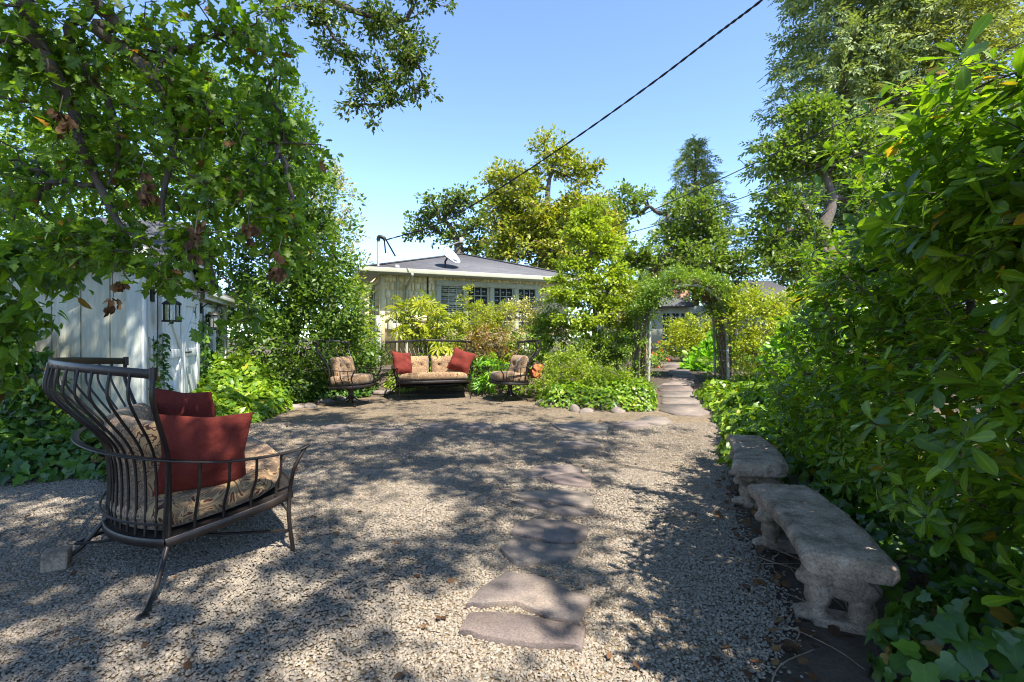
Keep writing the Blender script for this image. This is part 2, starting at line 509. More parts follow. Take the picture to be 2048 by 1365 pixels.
# ------------------------------------------------------------------ branches
def grow(trunk, targets, up=0.15, jit=0.07, seg=4, hang=0.0, first=0):
    """joins every target to the nearest branch; returns nodes, parents, number of twigs carried"""
    nod = [np.array(p, float) for p in trunk]; par = list(range(-1, len(trunk) - 1))
    tips = []
    tg = np.asarray(targets); t0 = np.asarray(trunk)
    dd = np.min(np.linalg.norm(tg[:, None] - t0[None, first:], axis=2), axis=1)
    depth = [0.0] * len(nod)
    for i in range(1, len(nod)): depth[i] = depth[i - 1] + np.linalg.norm(nod[i] - nod[i - 1]) * 0.2
    A = np.zeros((len(trunk) + seg * len(tg) + 5, 3)); A[:len(nod)] = np.array(nod); D = np.zeros(len(A)); D[:len(nod)] = depth
    for k in np.argsort(dd):
        m = len(nod); e = A[:m] - tg[k]
        cost = np.linalg.norm(e, axis=1) + 0.25 * D[:m] + np.maximum(e[:, 2], 0) * (0.5 - hang)
        cost[:first] += 1e3
        j = int(np.argmin(cost)); p0, p1 = nod[j], tg[k]; L = np.linalg.norm(p1 - p0)
        g = nrmz(p0 - nod[par[j]]) if par[j] >= 0 else np.array([0, 0, 1.0])
        c = p0 + (p1 - p0) * 0.4 + g * L * 0.22 + np.array([0, 0, up * L])
        last = j
        for q in range(1, seg + 1):
            t = q / seg
            p = (1 - t) ** 2 * p0 + 2 * t * (1 - t) * c + t * t * p1
            if q < seg: p = p + rng.normal(size=3) * jit * L
            nod.append(p); par.append(last); last = len(nod) - 1
            A[last] = p; D[last] = D[par[last]] + L / seg
        tips.append(last)
    cnt = np.zeros(len(nod))
    for t in tips:
        while t >= 0: cnt[t] += 1; t = par[t]
    return np.array(nod), par, cnt

def branch_mesh(name, nod, par, cnt, trunk_n, trunk_r, r_tip, mat, power=0.48, rmax=None):
    mb = MB(); n = len(nod)
    r = r_tip * np.maximum(cnt, 1) ** power
    if rmax: r = np.minimum(r, rmax)
    if trunk_n > 1:
        tr = np.interp(np.arange(trunk_n), np.linspace(0, trunk_n - 1, len(trunk_r)), trunk_r)
        mb.tube(nod[:trunk_n], tr, 10); r[:trunk_n] = tr
    ch = {}
    for i in range(trunk_n, n): ch.setdefault(par[i], []).append(i)
    done = np.zeros(n, bool)
    for i in range(trunk_n, n):
        if done[i]: continue
        chain = [par[i], i]; done[i] = True; cur = i
        while True:
            c = [q for q in ch.get(cur, []) if not done[q]]
            if not c: break
            cur = max(c, key=lambda q: cnt[q]); done[cur] = True; chain.append(cur)
        pts = nod[chain]; rr = r[chain].copy(); rr[0] = min(rr[0], rr[1] * 1.1)
        big = rr.max()
        mb.tube(pts, rr, 7 if big > 0.03 else (5 if big > 0.008 else 3), cap=False)
    return mb, r

def tree(name, label, base, trunk, trunk_r, lobes, ncl, m, cr, tpl, size, leaf, bark, cat='tree', group=None, r_tip=0.012,
         shell=0.5, up=0.7, droop=0.1, svar=0.35, first=1, flat=0.75, keep=0, key=None, extra=None, hang=0.0, low=-0.75, cens=None, crown='crown', rmax=None, rnd=0.55):
    root = empty(name, base, 0, label, cat, group)
    if cens is None: cen, org = in_lobes(lobes, ncl, shell, low=low)
    else: cen, org = cens
    tk = smooth_path(trunk, 5)
    fi = max(1, int(len(tk) * 0.45)) if first == 1 else first
    nod, par, cnt = grow(tk, cen, hang=hang, first=fi)
    mb, r = branch_mesh('trunk', nod, par, cnt, len(tk), trunk_r, r_tip, bark, rmax=rmax)
    mb.build('trunk', bark, root, True, base)
    L = clump(cen, org, m, cr, size, up=up, droop=droop, svar=svar, flat=flat, rnd=rnd)
    if extra is not None: L = cat_L(L, extra)
    if keep: L = leaf_objects(root, base, 'leaf', key, tpl, L, leaf, keep)
    o = link(crown, leaf_mesh(crown, tpl, L, leaf), root, base)
    if keep: o['kind'] = 'stuff'
    return root

def conifer(name, label, base, height, rad, leaf, bark, nbr=150, per=34, size=0.4, z0=0.12, top=1.0, group=None, droop=0.35, trunk_r=0.35, rfun=None):
    base = np.asarray(base, float)
    root = empty(name, base, 0, label, 'tree', group)
    mb = MB()
    hs = np.linspace(0, 1, 8)
    mb.tube(base + np.stack([0 * hs + 0.05 * np.sin(hs * 9), 0.04 * np.cos(hs * 7), hs * height], 1), trunk_r * (1 - hs * 0.93), 9)
    P_, D_, N_, S_ = [], [], [], []
    for i in range(nbr):
        t = z0 + (top - z0) * (i + rng.random()) / nbr
        az = i * 2.39996 + rng.normal() * 0.3
        rr = (rad * (1 - t) ** 0.75 if rfun is None else rfun(t)) * (0.72 + 0.45 * rng.random()) + 0.12
        dr = np.array([math.cos(az), math.sin(az), 0]); q = np.array([-dr[1], dr[0], 0])
        s_ = np.linspace(0, 1, 6)
        lift = 0.18 * (1 - droop * 2 * (1 - t))
        pts = base + [0, 0, t * height] + dr * (s_ * rr)[:, None] + np.array([0, 0, 1]) * ((lift * s_ - droop * s_ ** 1.8 * 0.55 + 0.22 * s_ ** 4 * droop) * rr)[:, None]
        mb.tube(pts, (0.012 + 0.02 * rr / max(rad, .1)) * (1 - s_ * 0.85), 4, cap=False)
        k = int(per * (0.35 + rr / max(rad, .1)))
        u = rng.random(k) ** 0.7
        p = np.stack([np.interp(u, s_, pts[:, a]) for a in range(3)], 1)
        side = rng.normal(size=k) * 0.24 * rr * (0.35 + u * 0.65) * np.minimum(1, 1.6 - u)
        p = p + q * side[:, None] + np.array([0, 0, 1]) * (-np.abs(side) * 0.35 - rng.random(k) * 0.25 * rr * 0.3)[:, None]
        d = dr * 0.6 + q * np.sign(side)[:, None] * 0.6 + rng.normal(size=(k, 3)) * 0.35 + [0, 0, -0.35]
        P_.append(p); D_.append(nrmz(d)); N_.append(nrmz(rng.normal(size=(k, 3)) * 0.55 + [0, 0, 1.0])); S_.append(size * (0.55 + 0.7 * rng.random(k)))
    mb.build('trunk', bark, root, True, base)
    pos, d, n, s = np.concatenate(P_), np.concatenate(D_), np.concatenate(N_), np.concatenate(S_)
    # every spray is a short shoot with needle leaves on both sides
    sub = 7
    pos2, d2, n2, s2 = [], [], [], []
    X, Y, Z = frames(d, n)
    for j in range(sub):
        f = j / (sub - 1); sg = 1 if j % 2 else -1
        pos2.append(pos + X * (s * f * 0.85)[:, None])
        d2.append(nrmz(X * 0.75 + Y * sg * 0.75 * (1 - f * 0.7) + rng.normal(size=X.shape) * 0.12)); n2.append(Z); s2.append(s * 0.42 * (1 - 0.35 * f))
    L = (np.concatenate(pos2), np.concatenate(d2), np.concatenate(n2), np.concatenate(s2))
    link('crown', leaf_mesh('crown', NEEDLE, L, leaf), root, base)
    return root

def shrub(name, label, lobes, ncl, m, cr, tpl, size, leaf, stemmat, cat='shrub', group=None, up=0.7, droop=0.0, flat=0.8, shell=0.5, flowers=None, keep=0, key=None, stems=True, svar=0.35, rnd=0.55, out=0.6, r_tip=0.004):
    c0 = np.mean([c for c, r in lobes], axis=0); base = np.array([c0[0], c0[1], zgf(c0[0], c0[1])])
    root = empty(name, base, 0, label, cat, group)
    cen, org = in_lobes(lobes, ncl, shell)
    cen[:, 2] = np.maximum(cen[:, 2], zg(cen[:, 0], cen[:, 1]) + cr * 0.4)
    if stems:
        zt = min(c[2] for c, r in lobes)
        tk = np.array([base - [0, 0, 0.05], base + [0.02, 0, 0.12], base + [0.0, 0.03, max(0.2, (zt - base[2]) * 0.5)]])
        nod, par, cnt = grow(tk, cen[:: max(1, len(cen) // 90)], first=1)
        mb, r = branch_mesh('stem', nod, par, cnt, 3, [0.03, 0.025, 0.02], r_tip, stemmat)
        mb.build('stem', stemmat, root, True, base)
    L = clump(cen, org, m, cr, size, up=up, droop=droop, flat=flat, svar=svar, rnd=rnd, out=out)
    L[0][:, 2] = np.maximum(L[0][:, 2], zg(L[0][:, 0], L[0][:, 1]) + 0.02)
    if keep: L = leaf_objects(root, base, 'leaf', key, tpl, L, leaf, keep)
    o = link('foliage', leaf_mesh('foliage', tpl, L, leaf), root, base)
    if keep: o['kind'] = 'stuff'
    if flowers:
        fm, fn, fs, region = flowers
        sel = cen if region is None else cen[region(cen)]
        pick = sel[rng.choice(len(sel), min(fn, len(sel)), replace=False)]
        mbn = []
        for c in pick:
            cc = c + nrmz(c - c0) * cr * 0.9 + [0, -cr * 0.4, cr * 0.3]
            mbn.append(clump(np.array([cc]), np.array([c]), 12, fs * 0.9, fs * 0.8, up=0.4, rnd=0.9))
        link('blossom', leaf_mesh('blossom', ROUND, cat_L(*mbn), fm), root, base)
    return root
# ------------------------------------------------------------------ surface materials
M = {}
def m_ground():
    k = N('soil'); co = k.coord('Object')
    a = k.noise(co, 1.2, 5); b = k.noise(co, 45, 6, 0.7)
    f = k.math('ADD', k.math('MULTIPLY', a.outputs['Fac'], 0.5), k.math('MULTIPLY', b.outputs['Fac'], 0.5))
    r = k.ramp(f, [(0.3, (0.035, 0.024, 0.016)), (0.5, (0.075, 0.052, 0.034)), (0.7, (0.13, 0.095, 0.06))])
    k.l(r.outputs[0], k.b.inputs['Base Color']); k.b.inputs['Roughness'].default_value = 0.95
    k.bump(b.outputs['Fac'], 0.9, 0.03); return k.m
M['soil'] = m_ground()
PEB = [(0.0, (0.043, 0.029, 0.018)), (0.18, (0.113, 0.081, 0.046)), (0.42, (0.169, 0.120, 0.070)), (0.62, (0.126, 0.105, 0.072)), (0.8, (0.217, 0.161, 0.096)), (0.93, (0.259, 0.210, 0.143)), (1.0, (0.141, 0.064, 0.027))]
def m_gravel():
    k = N('gravel_bed'); co = k.coord('Object')
    v = k.n('TexVoronoi'); v.inputs['Scale'].default_value = 70; k.l(co, v.inputs['Vector'])
    sep = k.n('SeparateColor'); k.l(v.outputs['Color'], sep.inputs[0])
    r = k.ramp(sep.outputs[0], PEB)
    big = k.noise(co, 0.9, 4)
    bigr = k.ramp(big.outputs['Fac'], [(0.35, (0.82, 0.8, 0.78)), (0.65, (1.08, 1.06, 1.02))])
    c = k.mixc(1.0, r.outputs[0], bigr.outputs[0], 'MULTIPLY')
    k.l(c, k.b.inputs['Base Color']); k.b.inputs['Roughness'].default_value = 0.85
    inv = k.math('SUBTRACT', 1.0, v.outputs['Distance'])
    k.bump(inv, 1.0, 0.012); return k.m
M['gravel'] = m_gravel()
def m_pebble():
    k = N('pebble'); oi = k.n('ObjectInfo')
    r = k.ramp(oi.outputs['Random'], PEB)
    co = k.coord('Object'); nz = k.noise(co, 160, 3)
    c = k.mixc(0.35, r.outputs[0], k.ramp(nz.outputs['Fac'], [(0.35, (0.12, 0.1, 0.08)), (0.65, (0.5, 0.46, 0.4))]).outputs[0])
    k.l(c, k.b.inputs['Base Color']); k.b.inputs['Roughness'].default_value = 0.75; return k.m
M['pebble'] = m_pebble()
def m_flag():
    k = N('flagstone'); co = k.coord('Object')
    a = k.noise(co, 3.5, 6, 0.65); b = k.noise(k.coord('Object', (1, 1, 6)), 30, 6, 0.7)
    oi = k.n('ObjectInfo')
    tone = k.ramp(oi.outputs['Random'], [(0, (0.122, 0.096, 0.083)), (0.5, (0.148, 0.122, 0.103)), (1, (0.165, 0.144, 0.118))])
    st = k.ramp(a.outputs['Fac'], [(0.28, (0.5, 0.47, 0.5)), (0.42, (0.9, 0.86, 0.88)), (0.55, (1.1, 1.04, 1.0)), (0.72, (1.6, 1.45, 1.3))])
    sp2 = k.noise(co, 110, 4, 0.7); spk = k.ramp(sp2.outputs['Fac'], [(0.32, (0.6, 0.58, 0.58)), (0.5, (1, 1, 1)), (0.68, (1.35, 1.3, 1.25))])
    c = k.mixc(1.0, tone.outputs[0], st.outputs[0], 'MULTIPLY'); c = k.mixc(1.0, c, spk.outputs[0], 'MULTIPLY')
    k.l(c, k.b.inputs['Base Color']); k.b.inputs['Roughness'].default_value = 0.8
    k.bump(k.math('ADD', b.outputs['Fac'], sp2.outputs['Fac']), 0.55, 0.006); return k.m
M['flag'] = m_flag()
def m_concrete():
    k = N('weathered_concrete'); co = k.coord('Object')
    a = k.noise(co, 7, 8, 0.7); b = k.noise(co, 90, 6, 0.75); v = k.n('TexVoronoi'); v.inputs['Scale'].default_value = 22; k.l(co, v.inputs['Vector'])
    r = k.ramp(a.outputs['Fac'], [(0.28, (0.075, 0.052, 0.036)), (0.42, (0.21, 0.155, 0.108)), (0.55, (0.35, 0.265, 0.19)), (0.72, (0.52, 0.42, 0.32))])
    pit = k.ramp(b.outputs['Fac'], [(0.35, (0.45, 0.43, 0.4)), (0.5, (1, 1, 1)), (0.7, (1.2, 1.18, 1.12))])
    moss = k.noise(co, 4, 4); mf = k.ramp(moss.outputs['Fac'], [(0.55, (0, 0, 0)), (0.7, (0.5, 0.5, 0.5))])
    c = k.mixc(1.0, r.outputs[0], pit.outputs[0], 'MULTIPLY'); c = k.mixc(mf.outputs[0], c, (0.07, 0.075, 0.04))
    k.l(c, k.b.inputs['Base Color']); k.b.inputs['Roughness'].default_value = 0.95
    h = k.math('ADD', b.outputs['Fac'], k.math('MULTIPLY', v.outputs['Distance'], 0.8)); k.bump(h, 0.8, 0.012); return k.m
M['concrete'] = m_concrete()
M['metal'] = mat_simple('dark_bronze_metal', (0.012, 0.009, 0.008), (0.035, 0.026, 0.021), 9, 0.42, 0.15, 60, 0.35, 0.5, 0.003)
def m_mesh():
    k = N('perforated_metal'); co = k.coord('Object')
    v = k.n('TexVoronoi'); v.inputs['Scale'].default_value = 95; v.inputs['Randomness'].default_value = 0.15; k.l(co, v.inputs['Vector'])
    r = k.ramp(v.outputs['Distance'], [(0.28, (0.004, 0.003, 0.003)), (0.36, (0.03, 0.023, 0.02))])
    k.l(r.outputs[0], k.b.inputs['Base Color']); k.b.inputs['Roughness'].default_value = 0.5; k.b.inputs['Metallic'].default_value = 0.3; return k.m
M['mesh'] = m_mesh()
def m_fabric():
    k = N('scroll_pattern_fabric'); co = k.coord('Object')
    nz = k.noise(co, 6.0, 2, 0.4)
    off = k.n('VectorMath', operation='SCALE'); off.inputs['Scale'].default_value = 0.16; k.l(nz.outputs['Color'], off.inputs[0])
    ad = k.n('VectorMath', operation='ADD'); k.l(co, ad.inputs[0]); k.l(off.outputs[0], ad.inputs[1])
    v = k.n('TexVoronoi'); v.inputs['Scale'].default_value = 6.2; v.inputs['Randomness'].default_value = 0.75; k.l(ad.outputs[0], v.inputs['Vector'])
    ring = k.math('SINE', k.math('MULTIPLY', v.outputs['Distance'], 34.0))
    w = k.n('TexWave'); w.inputs['Scale'].default_value = 9; w.inputs['Distortion'].default_value = 9; w.inputs['Detail'].default_value = 1.5; w.inputs['Detail Scale'].default_value = 1.6
    k.l(co, w.inputs['Vector'])
    f = k.math('ADD', k.math('MULTIPLY', ring, 0.5), k.math('MULTIPLY', w.outputs['Fac'], 0.55))
    edge = k.n('TexVoronoi'); edge.inputs['Scale'].default_value = 3.2; k.l(ad.outputs[0], edge.inputs['Vector'])
    reg = k.ramp(edge.outputs['Distance'], [(0.3, (0, 0, 0)), (0.42, (1, 1, 1))])
    r1 = k.ramp(f, [(0.2, (0.32, 0.21, 0.1)), (0.32, (0.4, 0.275, 0.14)), (0.38, (0.06, 0.02, 0.014)), (0.75, (0.08, 0.027, 0.018)), (0.85, (0.36, 0.235, 0.115))])
    r2 = k.ramp(f, [(0.15, (0.15, 0.095, 0.055)), (0.3, (0.42, 0.28, 0.14)), (0.45, (0.15, 0.09, 0.05)), (0.6, (0.43, 0.285, 0.14)), (0.8, (0.08, 0.027, 0.017))])
    c = k.mixc(reg.outputs[0], r1.outputs[0], r2.outputs[0])
    k.l(c, k.b.inputs['Base Color']); k.b.inputs['Roughness'].default_value = 0.9; k.b.inputs['Specular IOR Level'].default_value = 0.15
    k.b.inputs['Sheen Weight'].default_value = 0.15
    wv = k.noise(co, 420, 2); k.bump(wv.outputs['Fac'], 0.25, 0.003); return k.m
M['fabric'] = m_fabric()
M['rust'] = mat_simple('rust_red_cloth', (0.1, 0.016, 0.012), (0.155, 0.028, 0.018), 9, 0.9, 0.7, 11, 0, 0.15, 0.02)
M['orange'] = mat_simple('orange_cloth', (0.36, 0.1, 0.04), (0.44, 0.14, 0.06), 5, 0.9, 0.3, 14, 0, 0.15, 0.012)
def m_plank(name, c1, c2):
    k = N(name); co = k.coord('Object', (1, 1, 0.12)); oi = k.n('ObjectInfo')
    g = k.noise(co, 38, 5, 0.6); st = k.noise(k.coord('Object', (1, 1, 0.5)), 2.2, 4)
    r = k.ramp(g.outputs['Fac'], [(0.3, c1), (0.7, c2)])
    s2 = k.ramp(st.outputs['Fac'], [(0.3, (0.78, 0.78, 0.76)), (0.6, (1.05, 1.05, 1.05))])
    c = k.mixc(1.0, r.outputs[0], s2.outputs[0], 'MULTIPLY')
    k.l(c, k.b.inputs['Base Color']); k.b.inputs['Roughness'].default_value = 0.75
    k.bump(g.outputs['Fac'], 0.55, 0.008); return k.m
M['plank'] = m_plank('grey_sage_painted_siding', (0.36, 0.35, 0.255), (0.47, 0.46, 0.35))
M['trim_blue'] = m_plank('pale_grey_blue_trim', (0.37, 0.39, 0.33), (0.47, 0.49, 0.42))
M['white'] = m_plank('worn_white_paint', (0.62, 0.61, 0.55), (0.74, 0.73, 0.68))
def m_cream():
    k = N('cream_painted_shingle'); oi = k.n('ObjectInfo'); co = k.coord('Object', (1, 1, 0.2))
    g = k.noise(co, 90, 4); r = k.ramp(oi.outputs['Random'], [(0, (0.6, 0.49, 0.26)), (0.5, (0.68, 0.57, 0.32)), (1, (0.74, 0.63, 0.38))])
    g2 = k.ramp(g.outputs['Fac'], [(0.3, (0.85, 0.85, 0.85)), (0.7, (1.08, 1.08, 1.08))])
    k.l(k.mixc(1.0, r.outputs[0], g2.outputs[0], 'MULTIPLY'), k.b.inputs['Base Color']); k.b.inputs['Roughness'].default_value = 0.8; k.bump(g.outputs['Fac'], 0.3, 0.004); return k.m
M['cream'] = m_cream()
M['trim_cream'] = mat_simple('cream_trim_paint', (0.3, 0.3, 0.21), (0.37, 0.365, 0.27), 4, 0.6, 0.1, 30)
M['black'] = mat_simple('black_iron', (0.012, 0.012, 0.012), (0.03, 0.028, 0.026), 8, 0.5, 0.1, 40, 0.4)
M['grey'] = mat_simple('grey_painted_metal', (0.32, 0.33, 0.33), (0.42, 0.43, 0.43), 5, 0.5, 0.05, 30, 0.2)
M['white_metal'] = mat_simple('off_white_metal', (0.24, 0.23, 0.19), (0.38, 0.37, 0.32), 5, 0.45, 0.05, 30)
M['dishm'] = mat_simple('pale_grey_dish', (0.34, 0.34, 0.34), (0.42, 0.42, 0.41), 5, 0.5, 0.05, 30)
def m_glass():
    k = N('window_glass'); k.b.inputs['Base Color'].default_value = (0.02, 0.025, 0.024, 1); k.b.inputs['Roughness'].default_value = 0.04
    k.b.inputs['Specular IOR Level'].default_value = 0.8; nz = k.noise(k.coord('Object'), 3, 2); k.bump(nz.outputs['Fac'], 0.05, 0.02); return k.m
M['glass'] = m_glass()
def m_lampglass():
    k = N('lantern_glass'); k.b.inputs['Base Color'].default_value = (0.75, 0.78, 0.76, 1); k.b.inputs['Roughness'].default_value = 0.15
    k.b.inputs['Transmission Weight'].default_value = 0.85; nz = k.noise(k.coord('Object'), 20, 2); k.bump(nz.outputs['Fac'], 0.2, 0.004); return k.m
M['lampglass'] = m_lampglass()
def m_roof():
    k = N('asphalt_shingle'); co = k.coord('UV')
    br = k.n('TexBrick'); br.offset = 0.5
    br.inputs['Scale'].default_value = 1.0; br.inputs['Brick Width'].default_value = 0.33; br.inputs['Row Height'].default_value = 0.145
    br.inputs['Mortar Size'].default_value = 0.008
    br.inputs['Color1'].default_value = (0.055, 0.055, 0.064, 1); br.inputs['Color2'].default_value = (0.1, 0.098, 0.108, 1); br.inputs['Mortar'].default_value = (0.03, 0.03, 0.033, 1)
    k.l(co, br.inputs['Vector']); nz = k.noise(co, 60, 4)
    c = k.mixc(0.4, br.outputs['Color'], k.ramp(nz.outputs['Fac'], [(0.3, (0.05, 0.05, 0.056)), (0.7, (0.15, 0.145, 0.15))]).outputs[0])
    k.l(c, k.b.inputs['Base Color']); k.b.inputs['Roughness'].default_value = 0.9; k.bump(br.outputs['Fac'], -0.6, 0.02); return k.m
M['roof'] = m_roof()
def m_brick():
    k = N('red_brick'); co = k.coord('Object', (1, 1, 1), (math.radians(90), 0, 0))
    br = k.n('TexBrick'); br.inputs['Scale'].default_value = 4.2
    br.inputs['Color1'].default_value = (0.3, 0.1, 0.06, 1); br.inputs['Color2'].default_value = (0.4, 0.16, 0.1, 1); br.inputs['Mortar'].default_value = (0.35, 0.3, 0.26, 1)
    k.l(co, br.inputs['Vector']); k.l(br.outputs['Color'], k.b.inputs['Base Color']); k.b.inputs['Roughness'].default_value = 0.9; k.bump(br.outputs['Fac'], -0.5, 0.01); return k.m
M['brick'] = m_brick()
M['rock'] = mat_simple('field_rock', (0.1, 0.085, 0.07), (0.26, 0.21, 0.17), 5, 0.9, 0.7, 30, 0, 0.3, 0.03)
M['bark_oak'] = mat_bark('oak_bark', (0.035, 0.026, 0.02), (0.11, 0.085, 0.065))
M['bark_red'] = mat_bark('redwood_bark', (0.07, 0.045, 0.035), (0.18, 0.12, 0.09))
M['bark_grey'] = mat_bark('grey_bark', (0.05, 0.04, 0.03), (0.16, 0.125, 0.1))
M['twig'] = mat_bark('twig_bark', (0.06, 0.045, 0.03), (0.2, 0.16, 0.11))
M['vine'] = mat_bark('dry_vine', (0.08, 0.055, 0.035), (0.28, 0.21, 0.14))

# ------------------------------------------------------------------ ground
def grid_axis(a, b, fine0, fine1, st):
    ys = list(np.arange(fine0, fine1 + 1e-6, st)); x = fine1; k = st
    while x < b: k *= 1.35; x += k; ys.append(min(x, b))
    x = fine0; k = st
    while x > a: k *= 1.35; x -= k; ys.insert(0, max(x, a))
    return np.array(ys)
gx = grid_axis(-400, 400, -8, 8, 0.25); gy = grid_axis(-60, 600, -2, 16, 0.25)
XX, YY = np.meshgrid(gx, gy, indexing='ij')
o = MB().grid(np.stack([XX, YY, zg(XX, YY) + 0.0], 2)).build('ground', M['soil'], None, True)
tag(o, 'brown garden soil under the beds and trees', kind='structure')

EDGE_R = np.array([(0.62, -2), (0.62, 1.3), (0.86, 1.75), (1.2, 2.15), (1.33, 2.7), (1.5, 3.3), (1.95, 4.5), (2.33, 5.3), (2.66, 6.1), (3.0, 7.2), (3.2, 8.0), (3.25, 9.2)])
def edge_right(y): return np.interp(y, EDGE_R[:, 1], EDGE_R[:, 0])
def edge_left(y): return np.interp(y, [-2, 3, 4.4, 5.2, 6.2, 7.4, 8.2, 9.6], [-5.2, -4.4, -4.1, -3.6, -3.3, -3.6, -4.1, -4.2])
def edge_back(x): return np.interp(x, [-5, -4, -3.4, -2.6, -1.8, -0.4, 0.3, 0.6, 1.6, 2.4, 2.7, 3.2], [8.2, 8.5, 9.1, 9.7, 10.0, 10.1, 9.6, 8.5, 7.7, 8.0, 8.3, 8.3])
ns, nt = 90, 110
ts = np.linspace(0, 1, nt); sx = np.linspace(0, 1, ns)
Yb = -2 + ts * 12.1
XG = np.zeros((ns, nt, 3))
for j, y in enumerate(Yb):
    a, b = edge_left(y), edge_right(y)
    xs = a + (b - a) * sx
    yy = np.minimum(y, edge_back(xs))
    XG[:, j, 0] = xs; XG[:, j, 1] = yy
XG[:, :, 2] = zg(XG[:, :, 0], XG[:, :, 1]) + 0.006
o = MB().grid(XG).build('gravel_patio', M['gravel'], None, True)
tag(o, 'tan pea gravel patio between shed, benches and garden beds', kind='structure')

# ------------------------------------------------------------------ stepping stones
STONES = [
 [(918, 1275), (938, 1240), (1010, 1240), (1090, 1252), (1172, 1270), (1165, 1310), (1130, 1303), (1070, 1302), (1015, 1295), (955, 1283)],
 [(932, 1222), (960, 1190), (1000, 1165), (1012, 1155), (1065, 1162), (1115, 1178), (1140, 1195), (1185, 1208), (1170, 1230), (1155, 1257), (1100, 1249), (1070, 1233), (1033, 1216), (960, 1222)],
 [(1000, 1105), (1028, 1081), (1060, 1088), (1100, 1098), (1165, 1100), (1150, 1125), (1095, 1131), (1035, 1138)],
 [(1022, 1076), (1035, 1053), (1085, 1048), (1130, 1053), (1177, 1063), (1172, 1086), (1140, 1096), (1100, 1092), (1060, 1083)],
 [(1023, 1010), (1060, 1009), (1090, 1017), (1130, 1021), (1187, 1026), (1190, 1036), (1150, 1037), (1110, 1033), (1075, 1024)],
 [(1032, 1002), (1050, 990), (1100, 988), (1160, 991), (1182, 1006), (1186, 1022), (1130, 1017), (1080, 1006)],
 [(1086, 962), (1120, 957), (1160, 953), (1183, 966), (1181, 981), (1140, 978), (1100, 970)],
 [(1042, 961), (1060, 945), (1075, 937), (1140, 936), (1164, 945), (1160, 951), (1110, 957), (1085, 961)],
 [(1115, 893), (1125, 887), (1165, 887), (1200, 892), (1201, 901), (1150, 898)],
 [(1103, 852), (1140, 847), (1182, 848), (1217, 856), (1212, 869), (1165, 873), (1120, 864)],
 [(1013, 862), (1030, 853), (1058, 853), (1074, 862), (1050, 869)],
 [(922, 858), (940, 850), (975, 850), (987, 857), (960, 865)],
 [(1228, 855), (1250, 844), (1290, 847), (1302, 856), (1262, 859)],
 [(1270, 846), (1290, 837), (1330, 838), (1345, 848), (1318, 853)],
 [(1318, 822), (1325, 812), (1415, 812), (1432, 825), (1400, 835), (1350, 832)],
 [(1322, 808), (1326, 797), (1400, 798), (1416, 809), (1370, 811)],
 [(1320, 794), (1328, 785), (1390, 786), (1400, 797), (1350, 797)],
 [(1317, 783), (1328, 773), (1380, 774), (1388, 785), (1340, 785)],
 [(1322, 772), (1340, 764), (1386, 765), (1390, 773)],
 [(1342, 762), (1346, 752), (1388, 753), (1396, 762)],
 [(1336, 751), (1340, 742), (1376, 742), (1384, 751)],
 [(1326, 740), (1336, 733), (1374, 733), (1380, 740)],
 [(1312, 731), (1328, 727), (1366, 728), (1370, 732)],
 [(640, 862), (662, 853), (690, 853), (700, 860), (670, 866)],
 [(742, 868), (760, 860), (800, 860), (812, 867), (780, 872)],
 [(838, 855), (852, 849), (884, 850), (890, 857), (862, 861)],
]
path = empty('stepping_stone_path', (0.3, 3, 0), label='purple grey flagstones laid as steps through the gravel', kind='structure')
STONE_W = []
for poly in STONES:
    w = np.array([G(x, y) for x, y in poly])
    sm = []
    for i in range(len(w)):          # chipped edges
        a, b = w[i], w[(i + 1) % len(w)]; sm.append(a)
        L = np.linalg.norm(b - a)
        for t in np.linspace(0, 1, max(2, int(L / 0.07)) + 1)[1:-1]:
            nrm_ = np.array([-(b - a)[1], (b - a)[0], 0]) / max(L, 1e-6)
            sm.append(a + (b - a) * t + nrm_ * rng.normal() * 0.007)
    w = np.array(sm); STONE_W.append(w)
    z = zgf(*w[:, :2].mean(0))
    far = w[:, 1].mean() > 6.9 and w[:, 0].mean() > 1.5
    top = z + (0.035 if far else 0.031 + 0.006 * rng.random())
    area = w[:, :2]
    if np.cross(area[1] - area[0], area[2] - area[1]).sum() == 0: pass
    sgn = 0.5 * np.sum(area[:, 0] * np.roll(area[:, 1], -1) - np.roll(area[:, 0], -1) * area[:, 1])
    if sgn < 0: area = area[::-1]
    (MB().slab(area, zgf, 0.03, 0.03) if far else MB().prism(area, z - 0.05, top, 0.004)).build('stone', M['flag'], path, False, (0.3, 3, 0))

